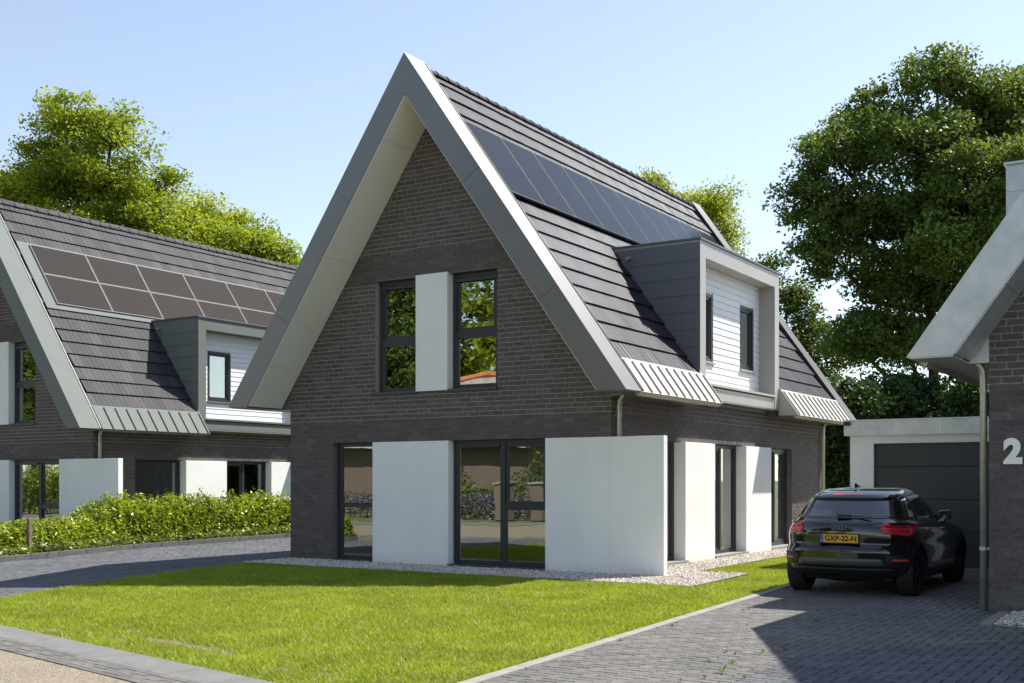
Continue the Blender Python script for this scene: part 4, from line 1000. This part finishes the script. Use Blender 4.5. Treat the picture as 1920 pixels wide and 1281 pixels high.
tree('slender_tree', 'slender dark green tree between the dormer and the large tree', b, view_lobes(b, 47, [(1445, 510, 38, 28, 0), (1475, 560, 40, 36, 0), (1530, 610, 45, 36, 0), (1480, 650, 60, 50, 0), (1560, 680, 50, 40, 0)]), 'leaf_dark', 110, 130, .15, 25, .16, .4, .36, trunk_top=8)
for i, (px, D, top, hw, lb) in enumerate([(1590, 36, 705, 55, 'dark evergreen shrub right behind the far eave of the middle house'), (1655, 38, 700, 60, 'dark evergreen shrub rising behind the garage roof, left of the trunk'), (1735, 39, 690, 62, 'dark evergreen shrub behind the middle of the garage roof'), (1815, 37, 700, 62, 'dark evergreen shrub behind the garage next to the downpipe'), (1890, 38, 700, 60, 'dark evergreen shrub behind the house with number 2'), (1545, 39, 760, 40, 'dark evergreen shrub behind the rear corner of the middle house')]):
    b = base_at(px, D)
    tree('evergreen_shrub', lb, b, view_lobes(b, D, [(px, top + 60, hw, 55, 0), (px - hw * .4, top + 120, hw * .9, 60, .5), (px + hw * .4, top + 160, hw * .9, 60, -.3), (px, top + 210, hw, 60, 0)]), 'leaf_conifer', 170, 120, .17, 31 + i, .12, .3, .36, 'evergreens behind the garage', trunk_top=3.5)

def offset_line(line, d):
    out = []
    for i, p in enumerate(line):
        a_, b_ = line[max(i - 1, 0)], line[min(i + 1, len(line) - 1)]; t_ = Vector((b_[0] - a_[0], b_[1] - a_[1])).normalized(); out.append((p[0] - t_.y * d, p[1] + t_.x * d))
    return out
def hedge(name, label, line, height, thick, n, size, leaf, seed, cat='hedge', zbase=0.0):
    r_ = np.random.default_rng(seed); root = empty(name, label, cat, (0, 0, 0)); L = np.array(line)
    seg = np.linalg.norm(np.diff(L, axis=0), axis=1); cum = np.r_[0, np.cumsum(seg)]
    s = r_.uniform(0, cum[-1], n); x = np.interp(s, cum, L[:, 0]); y = np.interp(s, cum, L[:, 1]); i = np.clip(np.searchsorted(cum, s) - 1, 0, len(seg) - 1)
    t_ = np.diff(L, axis=0)[i] / seg[i][:, None]; nn = np.column_stack([-t_[:, 1], t_[:, 0]])
    lump = .5 + .5 * np.sin(s * 4.3 + seed) * np.sin(s * 1.9 + 1) ; hh = np.array([height(q) for q in s]) * (.76 + .20 * lump + .09 * np.sin(s * 11.3 + seed) + .07 * np.sin(s * 23.1) + r_.normal(0, .04, n))
    a_ = r_.uniform(-.35, math.pi + .35, n); q = 1 - np.abs(r_.normal(0, .16, n))
    off = np.cos(a_) * thick * q * (.85 + .25 * np.sin(s * 5.7 + 2)) ; z = zbase + np.clip((np.sin(a_) * .45 + .55), 0, 1) * hh * q
    low = r_.random(n) < .45; z = np.where(low, zbase + r_.uniform(.02, .9, n) * hh, z); off = np.where(low, np.sign(r_.normal(0, 1, n)) * thick * r_.uniform(.75, 1.05, n), off)
    P = np.column_stack([x + nn[:, 0] * off, y + nn[:, 1] * off, z]) + r_.normal(0, .03, (n, 3)); P[:, 2] = np.maximum(P[:, 2], zbase + .01)
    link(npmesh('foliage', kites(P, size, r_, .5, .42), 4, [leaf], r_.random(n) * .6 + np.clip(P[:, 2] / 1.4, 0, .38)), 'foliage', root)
    st = MB()
    for k in range(int(cum[-1] / .35)):
        q = .2 + k * .35; cx, cy = np.interp(q, cum, L[:, 0]), np.interp(q, cum, L[:, 1]); h_ = height(q)
        for _ in range(3): st.tube([(cx, cy, zbase - .05), (cx + r_.normal(0, .12), cy + r_.normal(0, .12), zbase + h_ * .5), (cx + r_.normal(0, .22), cy + r_.normal(0, .22), zbase + h_ * .92)], [.018, .012, .005], 4, caps=False)
    tag(st.build('stem', 'bark', root, fix=False), kind='stuff')
    return root
HL = offset_line(KL, .75)
hl_len = 0
def hh_(s):   # low at the near end, taller from the second house's wing wall on
    return .76 if s < 4.9 else (1.22 if s > 6.4 else .76 + (s - 4.9) / 1.5 * .46)
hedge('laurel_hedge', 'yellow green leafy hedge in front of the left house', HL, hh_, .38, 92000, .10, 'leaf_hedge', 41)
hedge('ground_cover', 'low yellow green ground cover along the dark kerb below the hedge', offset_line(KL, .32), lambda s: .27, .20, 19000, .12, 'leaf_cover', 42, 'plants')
wf = empty('wire_fence', 'weathered wooden posts with thin wire standing in the hedge', 'fence', (0, 0, 0))
HF = offset_line(KL, .42); pp = []
for (px, py, hgt) in ((55, 1046.5, .80), (206, 1029, .9)):
    x, y = gpt(px, py); x -= .0; pp.append((x, y, hgt)); MB().box(x - .04, x + .04, y - .04, y + .04, -.1, hgt).build('post', 'post', wf, bevel=.01)
for q in (.35, .6, .72): MB().tube([(pp[0][0], pp[0][1] - .045, q), (pp[1][0], pp[1][1] - .045, q)], .003, 5).build('wire', 'wire', wf)

# ------------------------------------------------------------------ across the street: what the window panes mirror
oh = empty('opposite_house', 'brown brick house across the street mirrored in the windows', 'house', (-20, -31, 0))
MB().box(-11, 9, -4, 4, 0, 3.2).build('wall', 'brown_brick', oh)
rf = MB().add([(-11.5, 4.6, 3.1), (9.5, 4.6, 3.1), (9.5, -4.6, 3.1), (-11.5, -4.6, 3.1), (3.4, 0, 6.85), (5.5, 0, 6.85)], [(0, 1, 5, 4), (2, 3, 4, 5), (1, 2, 5), (3, 0, 4)]).build('roof', 'grey_roof', oh)
MB().tube([(9.4, 4.6, 3.2), (5.5, 0, 6.9)], .2, 8).tube([(5.5, 0, 6.9), (3.4, 0, 6.9)], .2, 8).tube([(3.4, 0, 6.9), (-11.4, 4.6, 3.2)], .2, 8).build('ridge', 'orange_tile', oh)
for i, (x, y) in enumerate([(-4.2, -21), (-6.9, -21), (-8.5, -21), (-12.5, -21), (-2.6, -21)]):
    q = empty('brick_pier', 'brown brick garden pier across the street mirrored in the panes', 'pier', (x, y, 0), 0, 'garden piers across the street')
    MB().box(-.28, .28, -.28, .28, 0, 1.42).build('shaft', 'brown_brick', q); MB().box(-.33, .33, -.33, .33, 1.42, 1.50).build('cap', 'grey_roof', q)
hedge('lavender_hedge', 'lavender hedge behind the piers across the street', [(-18, -22), (3, -22)], lambda s: 1.15, .5, 9000, .16, 'lavender', 51)
hedge('garden_shrub', 'green shrubs behind the lavender across the street', [(-16, -24), (6, -24)], lambda s: 2.2 + .8 * math.sin(s), .9, 9000, .22, 'leaf_dark', 52, 'shrub')
hedge('boundary_hedge', 'tall green boundary hedge beyond the left edge, mirrored in the left house', [(-36, -24), (-30, -8)], lambda s: 2.6, .7, 12000, .2, 'leaf_hedge', 53)
for i, (x, y, h_, w_) in enumerate([(-9, -38, 17, 6), (-18, -41, 19, 7), (-28, -39, 17, 7), (1, -41, 17, 6), (-46, -24, 14, 6), (-60, -34, 15, 7)]):
    tree('street_tree', 'tree across the street mirrored in the window panes', (x, y, 0), [(0, 0, h_ * .78, w_ * .6, w_ * .6, h_ * .2), (-w_ * .45, .5, h_ * .58, w_ * .6, w_ * .6, h_ * .2), (w_ * .45, -.5, h_ * .6, w_ * .6, w_ * .6, h_ * .22), (0, 1, h_ * .42, w_ * .75, w_ * .75, h_ * .18)], 'leaf_oak' if i % 2 else 'leaf_dark', 230, 90, .40, 61 + i, .3, .3, .85, 'trees across the street')
sheet('pavement', [rp(-60, -8.2)[:2], rp(60, -8.2)[:2], rp(60, -10.2)[:2], rp(-60, -10.2)[:2]], .004, 'kerb', 'pavement across the street', 'pavement')
